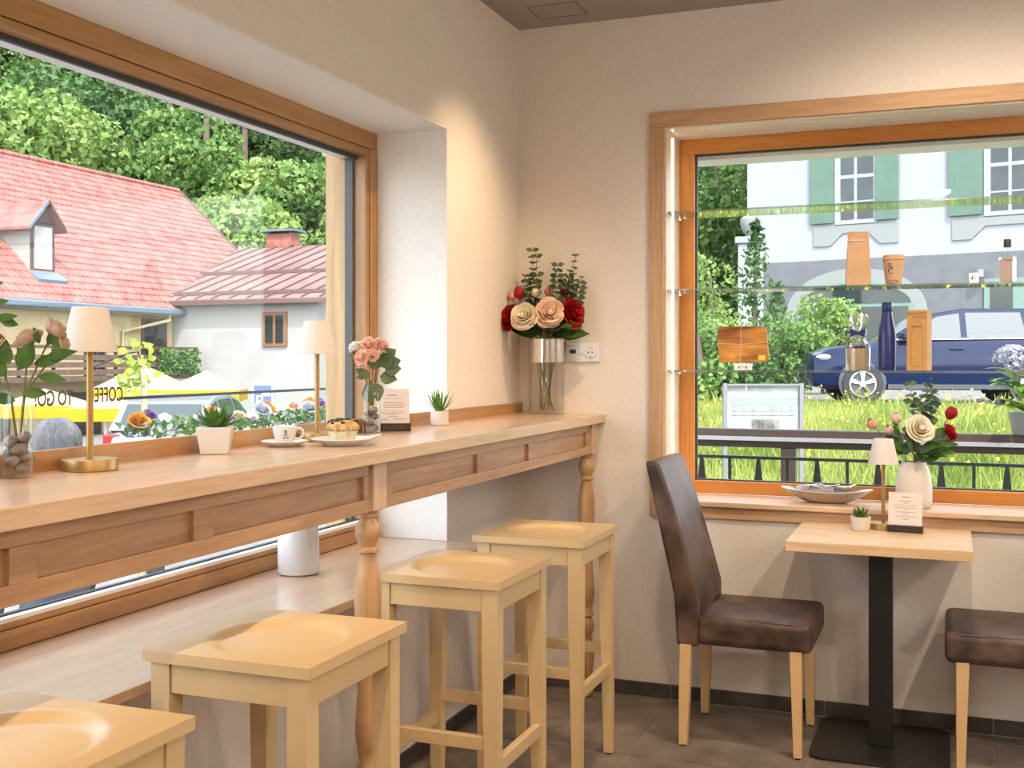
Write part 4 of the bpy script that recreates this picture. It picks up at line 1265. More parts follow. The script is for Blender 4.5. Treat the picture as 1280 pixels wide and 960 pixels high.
for px, py in [(1165, 472), (1158, 480), (1135, 478), (1168, 490), (1145, 500)]:
    spray('eucalyptus_spray', curve_pts((0.0, 0.0, 0.16), b3p(px, py, 0.02), (0.006, 0.0, 0), 8), 9, 0.046, 0.042, 'euca', b3, RND, 0.0018)
for px, py, dx, dz, L, W in [(1120, 545, -0.8, 0.7, 0.07, 0.034), (1112, 560, -1, 0.1, 0.085, 0.026), (1150, 558, 0.5, 0.1, 0.08, 0.04), (1130, 555, -0.4, -0.1, 0.08, 0.04), (1165, 555, 1, 0.05, 0.08, 0.036), (1160, 545, 1, 0.4, 0.08, 0.04), (1140, 562, 0.1, -0.2, 0.06, 0.035),
                               (1125, 562, -0.7, -0.15, 0.07, 0.035), (1155, 566, 0.8, -0.1, 0.07, 0.03), (1143, 550, -0.1, 0.6, 0.06, 0.03), (1115, 535, -0.3, 1, 0.05, 0.026), (1170, 565, 1, 0.0, 0.06, 0.03)]:
    mb = MB()
    leaf(mb, b3p(px, py, -0.015), (dx, RND.uniform(-.5, .1), dz), L, W, (0.1, -0.8, 0.6), 0.15, 8)
    mb.build('leaf', 'leaf', b3, True, angle=80)
for k in range(16):
    a = k * 2.4
    mb = MB()
    leaf(mb, (0.025 * math.cos(a), 0.025 * math.sin(a), 0.18 + 0.05 * RND.random()), (math.cos(a), 0.7 * math.sin(a) - 0.2, RND.uniform(0.2, 0.9)), RND.uniform(0.07, 0.11), 0.045, (0.1, -0.8, 0.6), 0.2, 5)
    mb.build('leaf', 'leaf', b3, True, angle=80)

# ================================================================== OUTSIDE
# outdoor colours are dimmed to offset the strong sky that lights the room
OUT = 0.54
_plain, _leafy = plain, leafy
def _dim(c): return tuple(v * OUT for v in c[:3]) + (1,)
def plain(name, col, *a, **k): return _plain(name, _dim(col), *a, **k)
def leafy(name, c1, c2, *a, **k): return _leafy(name, _dim(c1), _dim(c2), *a, **k)
M['white_paint'] = plain('outdoor_white', (0.85, 0.85, 0.84, 1), 0.5)
def smooth01(t): return np.clip(t, 0, 1) ** 2 * (3 - 2 * np.clip(t, 0, 1))
def ground_z(x, y):
    x, y = np.asarray(x, float), np.asarray(y, float)
    zr = -0.35 + 0.90 * smooth01((y - 1.5) / 14.5)
    zl = -0.65 - 0.45 * smooth01((-x - 2) / 18.0)
    w = smooth01((-x - 1.0 - 0.13 * np.maximum(y, 0)) / 3.0)
    z = zr * (1 - w) + zl * w
    far = smooth01((np.hypot(x, y) - 52) / 75.0)
    return z + far * 34.0 * smooth01((-x + 12) / 30.0)
def gz(x, y): return float(ground_z(x, y))

M['asphalt'] = plain('asphalt', (0.24, 0.23, 0.225, 1), 0.9, 0, 0.12, 3)
M['meadow'] = leafy('meadow', (0.18, 0.26, 0.05, 1), (0.40, 0.46, 0.10, 1), 1.5, 0.0, 0.9)
M['blade'] = leafy('grass_blade', (0.22, 0.33, 0.05, 1), (0.58, 0.64, 0.17, 1), 0.9, 0.4, 0.6)
M['yellow_dot'] = plain('buttercup', (0.85, 0.62, 0.03, 1), 0.6)
gx = np.linspace(-150, 70, 90); gy = np.linspace(-25, 150, 90)
X_, Y_ = np.meshgrid(gx, gy)
Z_ = ground_z(X_, Y_) - 0.02
vs = np.stack([X_, Y_, Z_], -1).reshape(-1, 3)
fs = [(j * 90 + i, j * 90 + i + 1, j * 90 + 91 + i, j * 90 + 90 + i) for j in range(89) for i in range(89)]
m = MB(); m.v = [tuple(v) for v in vs.tolist()]; m.f = fs; m.mi = [0] * len(fs)
g = m.build('ground', 'asphalt', None, True)
tag(g, 'pale paved street and yard outside the windows', 'ground', kind='structure')
# wooded slope behind the houses
gx2 = np.linspace(-150, 20, 70); gy2 = np.linspace(15, 150, 60)
m = MB()
for j in range(59):
    for i in range(69):
        cx, cy = (gx2[i] + gx2[i + 1]) / 2, (gy2[j] + gy2[j + 1]) / 2
        if math.hypot(cx, cy) < 54: continue
        q = [(a, b, gz(a, b) + 0.02) for a, b in ((gx2[i], gy2[j]), (gx2[i + 1], gy2[j]), (gx2[i + 1], gy2[j + 1]), (gx2[i], gy2[j + 1]))]
        m.add(q, [(0, 1, 2, 3)])
M['forest_floor'] = leafy('forest_floor', (0.04, 0.09, 0.02, 1), (0.11, 0.21, 0.04, 1), 0.4, 0.0, 0.9)
tag(m.build('hillside', 'forest_floor', None, True), 'green wooded hillside rising behind the houses', 'hill', kind='structure')
# meadow in front of the shelf window
m = MB()
NX, NY = 40, 40
for j in range(NY):
    for i in range(NX):
        xa, xb = -3.4 + 13.4 * i / NX, -3.4 + 13.4 * (i + 1) / NX
        ya, yb = 3.4 + 12.0 * j / NY, 3.4 + 12.0 * (j + 1) / NY
        m.add([(a, b, gz(a, b) + 0.01) for a, b in ((xa, ya), (xb, ya), (xb, yb), (xa, yb))], [(0, 1, 2, 3)])
tag(m.build('lawn', 'meadow', None, True), 'bright sunlit meadow between the railing and the road', 'lawn', kind='structure')
rng = np.random.default_rng(5)
N = 60000
px_, py_ = rng.uniform(-3.2, 5.5, N), 3.5 + 11.8 * np.sqrt(rng.uniform(0, 1, N))
pz_ = ground_z(px_, py_)
h = rng.uniform(0.10, 0.30, N) * (1 + 0.9 * (rng.uniform(0, 1, N) > 0.93)) * np.where(py_ > 12.0, 0.6, 1.0); a = rng.uniform(0, 2 * PI, N); wd = rng.uniform(0.006, 0.014, N)
lx, ly = rng.normal(0, 0.10, N) * h * 4, rng.normal(0, 0.10, N) * h * 4
B0 = np.stack([px_ - wd * np.cos(a), py_ - wd * np.sin(a), pz_], 1); B1_ = np.stack([px_ + wd * np.cos(a), py_ + wd * np.sin(a), pz_], 1)
T0 = np.stack([px_ + lx + wd * 0.2 * np.cos(a), py_ + ly + wd * .2 * np.sin(a), pz_ + h], 1); T1 = np.stack([px_ + lx - wd * .2 * np.cos(a), py_ + ly - wd * .2 * np.sin(a), pz_ + h], 1)
o = np_quads('meadow_grass', np.stack([B0, B1_, T0, T1], 1), 'blade')
tag(o, 'tall sunlit grass blades growing on the meadow', 'grass', kind='stuff')
N = 900
fx, fy = rng.uniform(-3.0, 5, N), rng.uniform(8, 15.2, N)
P = np.stack([fx, fy, ground_z(fx, fy) + rng.uniform(0.2, 0.4, N)], 1)
o = np_quads('meadow_flowers', leaf_quads(P, 0.022, rng, 1.0), 'yellow_dot')
tag(o, 'tiny yellow flowers sprinkled over the meadow', 'flowers', kind='stuff')
rd = MB()
for i in range(24):
    xa, xb = -9 + i, -8 + i
    rd.add([(a, b, gz(a, b) + 0.015) for a, b in ((xa, 15.4), (xb, 15.4), (xb, 24), (xa, 24))], [(0, 1, 2, 3)])
tag(rd.build('road', 'asphalt', None, True), 'pale asphalt road beyond the meadow', 'road', kind='structure')

# ---- railings before the shelf window
M['iron'] = plain('fence_iron', (0.06, 0.075, 0.09, 1), 0.5, 0.4)
M['brown'] = plain('brown_paint', (0.085, 0.055, 0.045, 1), 0.45)
fc = thing('spike_fence', 'low dark iron fence with alternating bars and wide spikes', 'fence', (0, 0.8, 0))
MB().box(-0.1, 4.2, -0.008, 0.008, 0.916, 0.930).build('fence_rail', 'iron', fc)
MB().box(-0.1, 4.2, -0.008, 0.008, 0.02, 0.034).build('fence_rail', 'iron', fc)
bar = spike = None
for k in range(32):
    x = -0.04 + 0.1325 * k
    if k % 2 == 0:
        o = MB().box(-0.007, 0.007, -0.006, 0.006, -0.36, 0.9158).build('fence_bar', 'iron', fc) if bar is None else bar.copy()
        if bar is None: bar = o
        else: COL.objects.link(o)
    else:
        if spike is None:
            o = spike = MB().hexa([(-0.036, -0.005, 0.66), (0.036, -0.005, 0.66), (0.036, 0.005, 0.66), (-0.036, 0.005, 0.66)], [(-0.008, -0.005, 0.9158), (0.008, -0.005, 0.9158), (0.008, 0.005, 0.9158), (-0.008, 0.005, 0.9158)]).box(-0.007, 0.007, -0.005, 0.005, -0.36, 0.66).build('fence_spike', 'iron', fc)
        else:
            o = spike.copy(); COL.objects.link(o)
    o.location.x = x
hr = thing('handrail', 'brown painted double handrail with a pale metal strip', 'handrail', (0, 2.0, 0))
MB().box(-0.9, 5, -0.03, 0.03, 0.942, 0.984).build('upper_rail', 'brown', hr, bevel=0.004)
MB().box(-0.9, 5, -0.06, 0.02, 0.920, 0.9415).build('metal_strip', plain('zinc', (0.62, 0.62, 0.64, 1), 0.4, 0.3), hr)
MB().box(-0.9, 5, -0.03, 0.03, 0.880, 0.9195).build('lower_rail', 'brown', hr, bevel=0.004)
for x in (-0.8, 0.87, 3.4):
    MB().box(x - 0.04, x + 0.04, -0.035, 0.035, -0.36, 0.8797).build('post', 'brown', hr)
# potted hydrangea on the handrail
hd = thing('hydrangea_pot', 'grey pot of pale blue hydrangea standing on the handrail', 'potted plant', (2.09, 2.0, 0.9845))
MB().lathe([(0, 0), (0.055, 0), (0.066, 0.01), (0.085, 0.12), (0.080, 0.12), (0.07, 0.10), (0, 0.10)], n=28, cap0=False, cap1=False).build('pot', plain('zinc_pot', (0.5, 0.5, 0.48, 1), 0.45, 0.2), hd, True)
M['hydr_leaf'] = leafy('hydrangea_leaf', (0.12, 0.32, 0.03, 1), (0.40, 0.60, 0.09, 1), 10, 0.4, 0.5)
M['hydr'] = leafy('hydrangea_bloom', (0.55, 0.56, 0.80, 1), (0.85, 0.86, 0.92, 1), 25, 0.3, 0.7)
M['daisy'] = plain('white_bloom', (0.86, 0.86, 0.80, 1), 0.7)
rg = random.Random(41)
for k in range(46):
    a, el = rg.uniform(0, 6.28), rg.uniform(-0.2, 1.0)
    d = (math.cos(a), math.sin(a), el)
    mb = MB()
    leaf(mb, (0.07 * math.cos(a), 0.07 * math.sin(a), 0.12 + 0.22 * rg.random()), d, rg.uniform(0.08, 0.15), 0.07, (0, 0, 1), 0.3, 4)
    mb.build('leaf', 'hydr_leaf', hd, True, angle=80)
rngh = np.random.default_rng(8)
for c, r in (((0.02, -0.02, 0.36), 0.12), ((-0.06, 0.05, 0.40), 0.09), ((0.11, 0.04, 0.33), 0.09)):
    v = rngh.normal(size=(420, 3)); v /= np.linalg.norm(v, axis=1)[:, None]
    v[:, 2] = np.abs(v[:, 2]) * 0.9 - 0.15
    o = np_quads('bloom', leaf_quads(np.array(c) + v * r, 0.014, rngh, 1.0, v), 'hydr', hd); o['kind'] = 'stuff'
for c in ((-0.22, -0.05, 0.18), (-0.13, -0.06, 0.17)):
    rose_obj('white_bloom', c, 0.03, (-0.2, -0.5, 1), 'daisy', hd)
    MB().tube(curve_pts((0, 0, 0.08), c, (0, 0, 0.03)), 0.002, 5).build('stem', 'hydr_leaf', hd, True)

# ---- notice case on posts
nc = thing('notice_case', 'glazed notice case on slim grey steel posts in the meadow', 'notice case', (0.33, 4.62, 0), YAW)
M['steel'] = plain('grey_steel', (0.30, 0.31, 0.33, 1), 0.5, 0.2)
for x in (-0.305, 0.305):
    MB().box(x - 0.016, x + 0.016, -0.02, 0.02, gz(0.33, 4.62) - 0.1, 1.19).build('post', 'steel', nc)
MB().box(-0.288, 0.288, 0.012, 0.02, 0.80, 1.17).build('back_panel', 'white_paint', nc)
for z in (0.785, 1.171):
    MB().box(-0.288, 0.288, -0.022, 0.022, z, z + 0.014).build('case_frame', 'steel', nc)
MB().box(-0.286, 0.286, -0.018, -0.014, 0.80, 1.17).build('pane', thin_glass('case_pane', (0.95, 0.97, 0.97, 1), 1.45, 0, 1.2, 0.06), nc)
M['grey_print'] = plain('grey_print', (0.66, 0.71, 0.69, 1), 0.7)
MB().box(-0.25, 0.25, 0.009, 0.0118, 0.965, 1.07).build('poster', 'grey_print', nc)
MB().box(-0.09, 0.13, 0.009, 0.0118, 0.82, 0.90).build('photo_print', plain('photo_print', (0.35, 0.32, 0.30, 1), 0.6, 0, 0.7, 14), nc)
MB().box(-0.25, 0.25, 0.006, 0.0118, 0.935, 0.945).build('ledge', 'white_paint', nc)

# ---- house across the road
HA = R(-12.9)
hs = thing('villa', 'white villa with green shutters and a grey rendered ground floor', 'house', (-4.62, 33.81, 0), HA)
M['villa_white'] = plain('villa_render', (0.40, 0.425, 0.45, 1), 0.9, 0, 0.015, 2)
M['villa_grey'] = plain('villa_grey_render', (0.17, 0.175, 0.19, 1), 0.9, 0, 0.08, 4, 0.5)
M['villa_trim'] = plain('villa_trim', (0.30, 0.325, 0.31, 1), 0.9)
M['green'] = plain('shutter_green', (0.105, 0.195, 0.135, 1), 0.6, 0, 0.06, 3)
M['green_frame'] = plain('green_frame', (0.19, 0.31, 0.26, 1), 0.5)
M['dark_pane'] = plain('dark_pane', (0.022, 0.034, 0.034, 1), 0.06, 0, 0.5, 0.8, 0, 0.5)
MB().box(0, 16, 0, 9, 4.6, 11.5).build('upper_wall', 'villa_white', hs)
MB().box(0, 16, -0.06, 9, -1.2, 4.599).build('lower_wall', 'villa_grey', hs)
MB().prism([(-0.8, 11.5), (9.8, 11.5), (4.5, 15.5)], 'x', -0.6, 16.6).build('roof', plain('villa_roof', (0.25, 0.10, 0.07, 1), 0.8), hs)
def villa_window(s0, s1, z0, z1, lsh, rsh):
    wf = MB().box(s0, s1, -0.06, -0.001, z0 - 0.08, z1).build('window', 'villa_white', hs)
    mid = (s0 + s1) / 2
    rows_ = [(z0 + 0.06, z0 + 0.60), (z0 + 0.66, z0 + 1.38), (z0 + 1.50, z1 - 0.1)]
    for za, zb in rows_:
        for xa, xb in ((s0 + 0.20, mid - 0.05), (mid + 0.05, s1 - 0.12)):
            MB().box(xa, xb, -0.068, -0.0605, za, zb).build('pane', 'dark_pane', wf)
    for a, b in (lsh, rsh):
        sh = MB().box(a, b, -0.11, -0.062, z0 - 0.02, z1).build('shutter', 'green', hs, bevel=0.01)
        for k in range(1, 4):
            MB().box(a + (b - a) * k / 4 - 0.006, a + (b - a) * k / 4 + 0.006, -0.1125, -0.1105, z0 + 0.02, z1 - 0.04).build('board_joint', 'villa_trim' if False else plain('joint_green', (0.12, 0.28, 0.18, 1), 0.7) if k == 1 else 'green', sh)
    c0, c1 = lsh[0] + 0.10, rsh[1] - 0.02
    MB().prism([(c0, z0 - 0.12), (c1, z0 - 0.12), (c1, z0 - 0.75), (c1 - 0.55, z0 - 0.75), (c1 - 0.95, z0 - 0.36), (c0 + 0.95, z0 - 0.36), (c0 + 0.55, z0 - 0.75), (c0, z0 - 0.75)], 'y', -0.05, -0.001).build('sill_ornament', 'villa_trim', hs)
villa_window(3.00, 4.36, 5.80, 8.05, (2.21, 2.98), (4.31, 5.03))
villa_window(7.53, 9.00, 5.76, 8.05, (6.52, 7.50), (8.98, 9.75))
villa_window(12.0, 13.4, 5.76, 8.05, (11.1, 11.98), (13.36, 14.2))
# shop window with arch
def arch(w, z0, zs, rise, y0, y1, cx):
    pts = [(cx - w, z0), (cx + w, z0), (cx + w, zs)] + [(cx + w * math.cos(t), zs + rise * math.sin(t)) for t in [PI * k / 16 for k in range(1, 16)]] + [(cx - w, zs)]
    return MB().prism(pts, 'y', y0, y1)
arch(2.25, 0.2, 2.9, 1.40, -0.12, -0.062, 3.66).build('arch_surround', 'villa_trim', hs)
arch(1.86, 0.2, 2.95, 0.95, -0.16, -0.1205, 3.66).build('shop_frame', 'green_frame', hs)
sp = arch(1.76, 3.16, 3.17, 0.62, -0.175, -0.1605, 3.66).build('fanlight', 'dark_pane', hs)
for a, b in ((1.95, 2.15), (2.35, 3.60), (3.72, 5.35)):
    MB().box(a, b, -0.175, -0.1605, 0.6, 3.05).build('shop_pane', 'dark_pane', hs)
MB().box(7.55, 9.6, -0.12, -0.062, 0.1, 3.80).build('door_frame', 'green_frame', hs)
for a, b in ((7.72, 8.35), (8.75, 9.4)):
    for z0, z1 in ((0.3, 2.75), (2.9, 3.6)):
        MB().box(a, b, -0.135, -0.1205, z0, z1).build('door_pane', 'dark_pane', hs)
MB().lathe([(0, 0), (0.13, 0), (0.13, 0.22), (0, 0.22)], (7.45, -0.25, 3.85), 14, False, False).build('wall_light', 'steel', hs)
# gate pillar with urn
gp = thing('gate_pillar', 'pale stone gate pillar topped with an urn before the villa', 'pillar', (-3.70, 28.8, 0), R(10))
MB().box(-0.36, 0.36, -0.36, 0.36, -0.6, 4.75).build('shaft', 'villa_white', gp, bevel=0.02)
MB().box(-0.45, 0.45, -0.45, 0.45, 4.751, 4.95).build('cap', 'villa_trim', gp, bevel=0.03)
MB().lathe([(0.16, 4.951), (0.12, 5.02), (0.22, 5.12), (0.30, 5.35), (0.30, 5.50), (0.20, 5.58)], n=20).build('urn', 'villa_trim', gp, True)

# ---- cars
def make_car(name, label, loc, rz, paint, group=None, red_tail=True):
    t = thing(name, label, 'car', loc, rz, group)
    M[paint[0]] = plain(paint[0], paint[1], 0.10, 0.0, 0, 1, 0, 0.2)
    st = [(2.30, 0.42, 0.70, 0.62), (2.22, 0.30, 0.86, 0.78), (1.95, 0.24, 0.96, 0.88), (1.45, 0.24, 1.02, 0.915), (0.95, 0.24, 1.09, 0.92), (0.2, 0.24, 1.10, 0.93), (-0.8, 0.24, 1.12, 0.93), (-1.6, 0.24, 1.13, 0.92), (-2.05, 0.28, 1.12, 0.88), (-2.26, 0.38, 1.04, 0.80), (-2.30, 0.45, 0.95, 0.72)]
    vs, fs = [], []
    def ring(x, zb, zt, w):
        h = zt - zb
        return [(x, -w * 0.86, zb), (x, -w * 0.97, zb + 0.12 * h), (x, -w, zb + 0.45 * h), (x, -w * 0.985, zb + 0.78 * h), (x, -w * 0.93, zt - 0.03), (x, -w * 0.80, zt), (x, 0, zt + 0.03), (x, w * 0.80, zt), (x, w * 0.93, zt - 0.03), (x, w * 0.985, zb + 0.78 * h), (x, w, zb + 0.45 * h), (x, w * 0.97, zb + 0.12 * h), (x, w * 0.86, zb)]
    for s_ in st: vs += ring(*s_)
    n = 13
    for k in range(len(st) - 1):
        for i in range(n):
            j = (i + 1) % n
            fs.append((k * n + i, k * n + j, (k + 1) * n + j, (k + 1) * n + i))
    fs += [tuple(range(n - 1, -1, -1)), tuple((len(st) - 1) * n + i for i in range(n))]
    MB().add(vs, fs).build('body', paint[0], t, True, angle=35)
    # cabin: pillars and roof in paint, panes proud of it
    cab = [(1.00, 1.06), (0.22, 1.56), (-0.3, 1.645), (-1.3, 1.64), (-1.85, 1.55), (-2.18, 1.10)]
    def wid(z): return 0.86 - (z - 1.06) / 0.58 * 0.20
    vs = [(x, -wid(z), z) for x, z in cab] + [(x, wid(z), z) for x, z in cab]
    k = len(cab)
    fs = [tuple(range(k)), tuple(range(2 * k - 1, k - 1, -1))] + [(i, k + i, k + (i + 1) % k, (i + 1) % k) for i in range(k)]
    MB().add(vs, fs).build('cabin', paint[0], t, bevel=0.03, seg=3, smooth=True, angle=50)
    M['car_glass'] = M.get('car_glass') or plain('car_glass', (0.035, 0.055, 0.06, 1), 0.03, 0, 0, 1, 0, 0.7)
    def side(poly, nm):
        for s in (-1, 1):
            a = [(x, s * (wid(z) + 0.003), z) for x, z in poly]; b = [(x, s * (wid(z) + 0.010), z) for x, z in poly]
            q = len(poly)
            MB().add(a + b, [tuple(range(q)), tuple(range(2 * q - 1, q - 1, -1))] + [(i, (i + 1) % q, q + (i + 1) % q, q + i) for i in range(q)]).build(nm, 'car_glass', t)
    side([(0.70, 1.14), (0.16, 1.50), (-0.22, 1.56), (-0.22, 1.14)], 'side_window')
    side([(-0.32, 1.14), (-0.32, 1.57), (-1.22, 1.57), (-1.30, 1.14)], 'side_window')
    side([(-1.42, 1.16), (-1.34, 1.56), (-1.72, 1.50), (-1.98, 1.18)], 'side_window')
    MB().add([(0.98, -0.70, 1.10), (0.98, 0.70, 1.10), (0.30, 0.60, 1.535), (0.30, -0.60, 1.535), (1.0, -0.70, 1.115), (1.0, 0.70, 1.115), (0.32, 0.60, 1.55), (0.32, -0.60, 1.55)], [(0, 3, 2, 1), (4, 5, 6, 7), (0, 1, 5, 4), (1, 2, 6, 5), (2, 3, 7, 6), (3, 0, 4, 7)]).build('windscreen', 'car_glass', t)
    MB().add([(-2.16, -0.66, 1.16), (-2.16, 0.66, 1.16), (-1.89, 0.60, 1.52), (-1.89, -0.60, 1.52), (-2.18, -0.66, 1.165), (-2.18, 0.66, 1.165), (-1.91, 0.60, 1.525), (-1.91, -0.60, 1.525)], [(0, 3, 2, 1), (4, 5, 6, 7), (0, 1, 5, 4), (1, 2, 6, 5), (2, 3, 7, 6), (3, 0, 4, 7)]).build('rear_window', 'car_glass', t)
    for x in (1.42, -1.38):
        for s in (-1, 1):
            q = MB().lathe([(0.40, -0.03), (0.40, 0.0), (0.33, 0.012)], n=26)
            q.v = [(a + x, s * (0.905 + c), b + 0.37) for a, b, c in q.v]
            q.build('wheel_arch', 'gasket', t)
            q = MB().lathe([(0.20, -0.10), (0.32, -0.10), (0.345, -0.08), (0.345, 0.07), (0.33, 0.09), (0.235, 0.10), (0.225, 0.085)], n=28, cap1=False)
            q.v = [(a + x, s * (0.85 + c), b + 0.345) for a, b, c in q.v]
            wh = q.build('wheel', plain('tyre', (0.025, 0.025, 0.027, 1), 0.8) if 'tyre' not in M else M['tyre'], t, True)
            q = MB().lathe([(0.225, 0.070), (0.225, 0.095), (0.205, 0.095), (0.20, 0.070)], n=28, cap0=False, cap1=False)
            for kk in range(5):
                a0 = 2 * PI * kk / 5 + 0.3
                for da in (-0.10, 0.10):
                    ca, sa = math.cos(a0 + da), math.sin(a0 + da)
                    q.hexa([(0.03 * ca + 0.014 * sa, 0.03 * sa - 0.014 * ca, 0.074), (0.03 * ca - 0.014 * sa, 0.03 * sa + 0.014 * ca, 0.074), (0.21 * ca - 0.018 * sa, 0.21 * sa + 0.018 * ca, 0.074), (0.21 * ca + 0.018 * sa, 0.21 * sa - 0.018 * ca, 0.074)],
                           [(0.03 * ca + 0.014 * sa, 0.03 * sa - 0.014 * ca, 0.098), (0.03 * ca - 0.014 * sa, 0.03 * sa + 0.014 * ca, 0.098), (0.21 * ca - 0.018 * sa, 0.21 * sa + 0.018 * ca, 0.092), (0.21 * ca + 0.018 * sa, 0.21 * sa - 0.018 * ca, 0.092)])
            q.lathe([(0, 0.07), (0.05, 0.07), (0.05, 0.10), (0, 0.10)], n=14, cap0=False, cap1=False)
            q.v = [(a + x, s * (0.85 + c), b + 0.345) for a, b, c in q.v]
            q.build('rim', 'chrome', wh, True)
    for s in (-1, 1):
        MB().ball((1.98, s * 0.70, 0.80), 0.2, 1.1, 0.85, 0.42, 14, 8).build('headlight', 'chrome', t, True)
        MB().box(-2.27, -2.06, min(s * 0.60, s * 0.885), max(s * 0.60, s * 0.885), 0.86, 1.05).build('tail_light', M.get('tail') or M.setdefault('tail', plain('tail', (0.45, 0.01, 0.01, 1), 0.2)), t, bevel=0.02)
        MB().box(0.62, 0.80, min(s * 0.87, s * 1.06), max(s * 0.87, s * 1.06), 1.10, 1.24).build('door_mirror', paint[0], t, bevel=0.04, seg=3)
        for x in (-0.12, -1.15):
            MB().box(x - 0.12, x + 0.10, min(s * 0.915, s * 0.945), max(s * 0.915, s * 0.945), 0.93, 0.965).build('door_handle', paint[0], t, bevel=0.01)
        MB().tube([(0.85, s * 0.866, 1.105), (0, s * 0.872, 1.115), (-1.6, s * 0.868, 1.125), (-2.0, s * 0.85, 1.13)], 0.012, 6).build('chrome_strip', 'chrome', t)
        MB().box(-1.0, 1.0, min(s * 0.86, s * 0.925), max(s * 0.86, s * 0.925), 0.26, 0.34).build('side_skirt', 'gasket', t)
    MB().box(2.20, 2.315, -0.52, 0.52, 0.50, 0.66).build('grille', 'gasket', t, bevel=0.01)
    return t
cy_ = gz(1.5, 19.4)
make_car('suv_car', 'dark blue parked car before the white villa', (1.483, 18.22, cy_ + 0.02), PI + R(14), ('paint_navy', (0.010, 0.020, 0.065, 1))).scale = (1.06, 1.06, 1.06)
make_car('silver_car', 'silver car parked in front of the yellow parasols', (-10.9, 12.3, gz(-10.9, 12.3)), R(112), ('paint_silver', (0.26, 0.28, 0.31, 1)))
make_car('blue_car', 'light blue car parked by the wooden window post', (-6.30, 10.2, gz(-6.4, 9.8) - 0.05), R(-70), ('paint_blue', (0.10, 0.22, 0.42, 1)))

# ---- farmhouse with the tiled roof
fh = thing('farmhouse', 'yellow house with red tiled roof, dormers and a dark wooden balcony', 'house', (0, 0, 0))
M['house_yellow'] = plain('house_yellow', (0.62, 0.50, 0.26, 1), 0.9, 0, 0.05, 1.5)
M['house_white'] = plain('house_white', (0.42, 0.42, 0.39, 1), 0.9, 0, 0.03, 1)
def tile_mat():
    m, nt, bs = new_mat('roof_tile')
    nz, rp, mp = noise_col(nt, _dim((0.30, 0.088, 0.066, 1)), _dim((0.44, 0.165, 0.13, 1)), 2.2, 5)
    nt.links.new(rp.outputs[0], bs.inputs['Base Color'])
    wv_ = nt.nodes.new('ShaderNodeTexWave')
    wv_.bands_direction = 'Y'
    wv_.inputs['Scale'].default_value = 1.25
    tc = nt.nodes.new('ShaderNodeTexCoord')
    nt.links.new(tc.outputs['Object'], wv_.inputs['Vector'])
    bump(nt, bs, wv_.outputs[0], 0.8, 0.03)
    bs.inputs['Roughness'].default_value = 0.7
    return m
M['roof_tile'] = tile_mat()
M['zinc_blue'] = plain('zinc_gutter', (0.20, 0.28, 0.36, 1), 0.4, 0.3)
M['rust_metal'] = plain('rust_metal', (0.27, 0.155, 0.13, 1), 0.55, 0.1, 0.22, 0.6)
M['seam_metal'] = plain('seam_metal', (0.16, 0.09, 0.08, 1), 0.6)
M['balcony'] = plain('balcony_wood', (0.14, 0.085, 0.05, 1), 0.7, 0, 0.3, 6)
M['dark_timber'] = plain('dark_timber', (0.10, 0.05, 0.03, 1), 0.7)
EX, EZ, K = -24.6, 3.2, 0.9
YA, YZ = 12.0, 37.9
MB().box(-37, -25.1, YA, YZ - 0.4, -2.0, 3.5).build('wall', 'house_yellow', fh)
MB().prism([(-25.1, 3.5), (-37.0, 3.5), (-31.1, 8.8)], 'y', YZ - 0.5, YZ - 0.4).build('gable_wall', 'house_yellow', fh)
ncourse = 24
dx = (31.1 - 24.6) / ncourse
for k in range(ncourse):
    xa, xb = EX - dx * k, EX - dx * (k + 1) - 0.05
    za, zb = EZ + K * dx * k, EZ + K * (dx * (k + 1) + 0.05)
    up = 0.06
    MB().hexa([(xa, YA, za - 0.05 + up), (xa, YZ, za - 0.05 + up), (xb, YZ, zb - 0.05), (xb, YA, zb - 0.05)], [(xa, YA, za + up), (xa, YZ, za + up), (xb, YZ, zb), (xb, YA, zb)]).build('tile_course', 'roof_tile', fh)
MB().hexa([(-31.1, YA, 8.95), (-31.1, YZ, 8.95), (-37.6, YZ, 3.1), (-37.6, YA, 3.1)], [(-31.1, YA, 9.05), (-31.1, YZ, 9.05), (-37.6, YZ, 3.2), (-37.6, YA, 3.2)]).build('rear_roof', 'roof_tile', fh)
MB().tube([(-31.1, YA, 9.08), (-31.1, YZ, 9.08)], 0.12, 8).build('ridge_cap', 'roof_tile', fh, True)
MB().tube([(EX, YZ + 0.02, EZ + 0.02), (-31.1, YZ + 0.02, 9.08)], 0.08, 6).build('verge_board', 'dark_timber', fh)
MB().box(EX - 0.05, EX + 0.16, YA, 29.9, EZ - 0.20, EZ + 0.02).build('gutter', 'zinc_blue', fh, bevel=0.05)
MB().box(-25.1, EX - 0.05, YA, 29.6, EZ - 0.24, EZ - 0.16).build('soffit', 'house_yellow', fh)
MB().tube([(-24.6, 29.0, 3.05), (-24.6, 29.0, 2.8), (-25.0, 27.0, 2.35), (-25.0, 27.0, 1.2)], 0.06, 8).build('downpipe', 'house_yellow', fh, True)
for y0, y1, z0, z1 in ((28.05, 29.40, 0.85, 2.87), (25.3, 26.2, 0.85, 2.86), (20.4, 21.6, 1.0, 2.7), (28.0, 29.2, -1.4, 0.2), (24.5, 26.0, -1.6, 0.3), (20.5, 22.0, -1.6, 0.3), (17.4, 19, -1.6, 0.3)):
    fr = MB().box(-25.1, -25.02, y0, y1, z0, z1).build('window', 'dark_timber', fh)
    MB().box(-25.02, -25.0, y0 + 0.12, (y0 + y1) / 2 - 0.05, z0 + 0.12, z1 - 0.12).build('pane', 'dark_pane', fr)
    MB().box(-25.02, -25.0, (y0 + y1) / 2 + 0.05, y1 - 0.12, z0 + 0.12, z1 - 0.12).build('pane', 'dark_pane', fr)
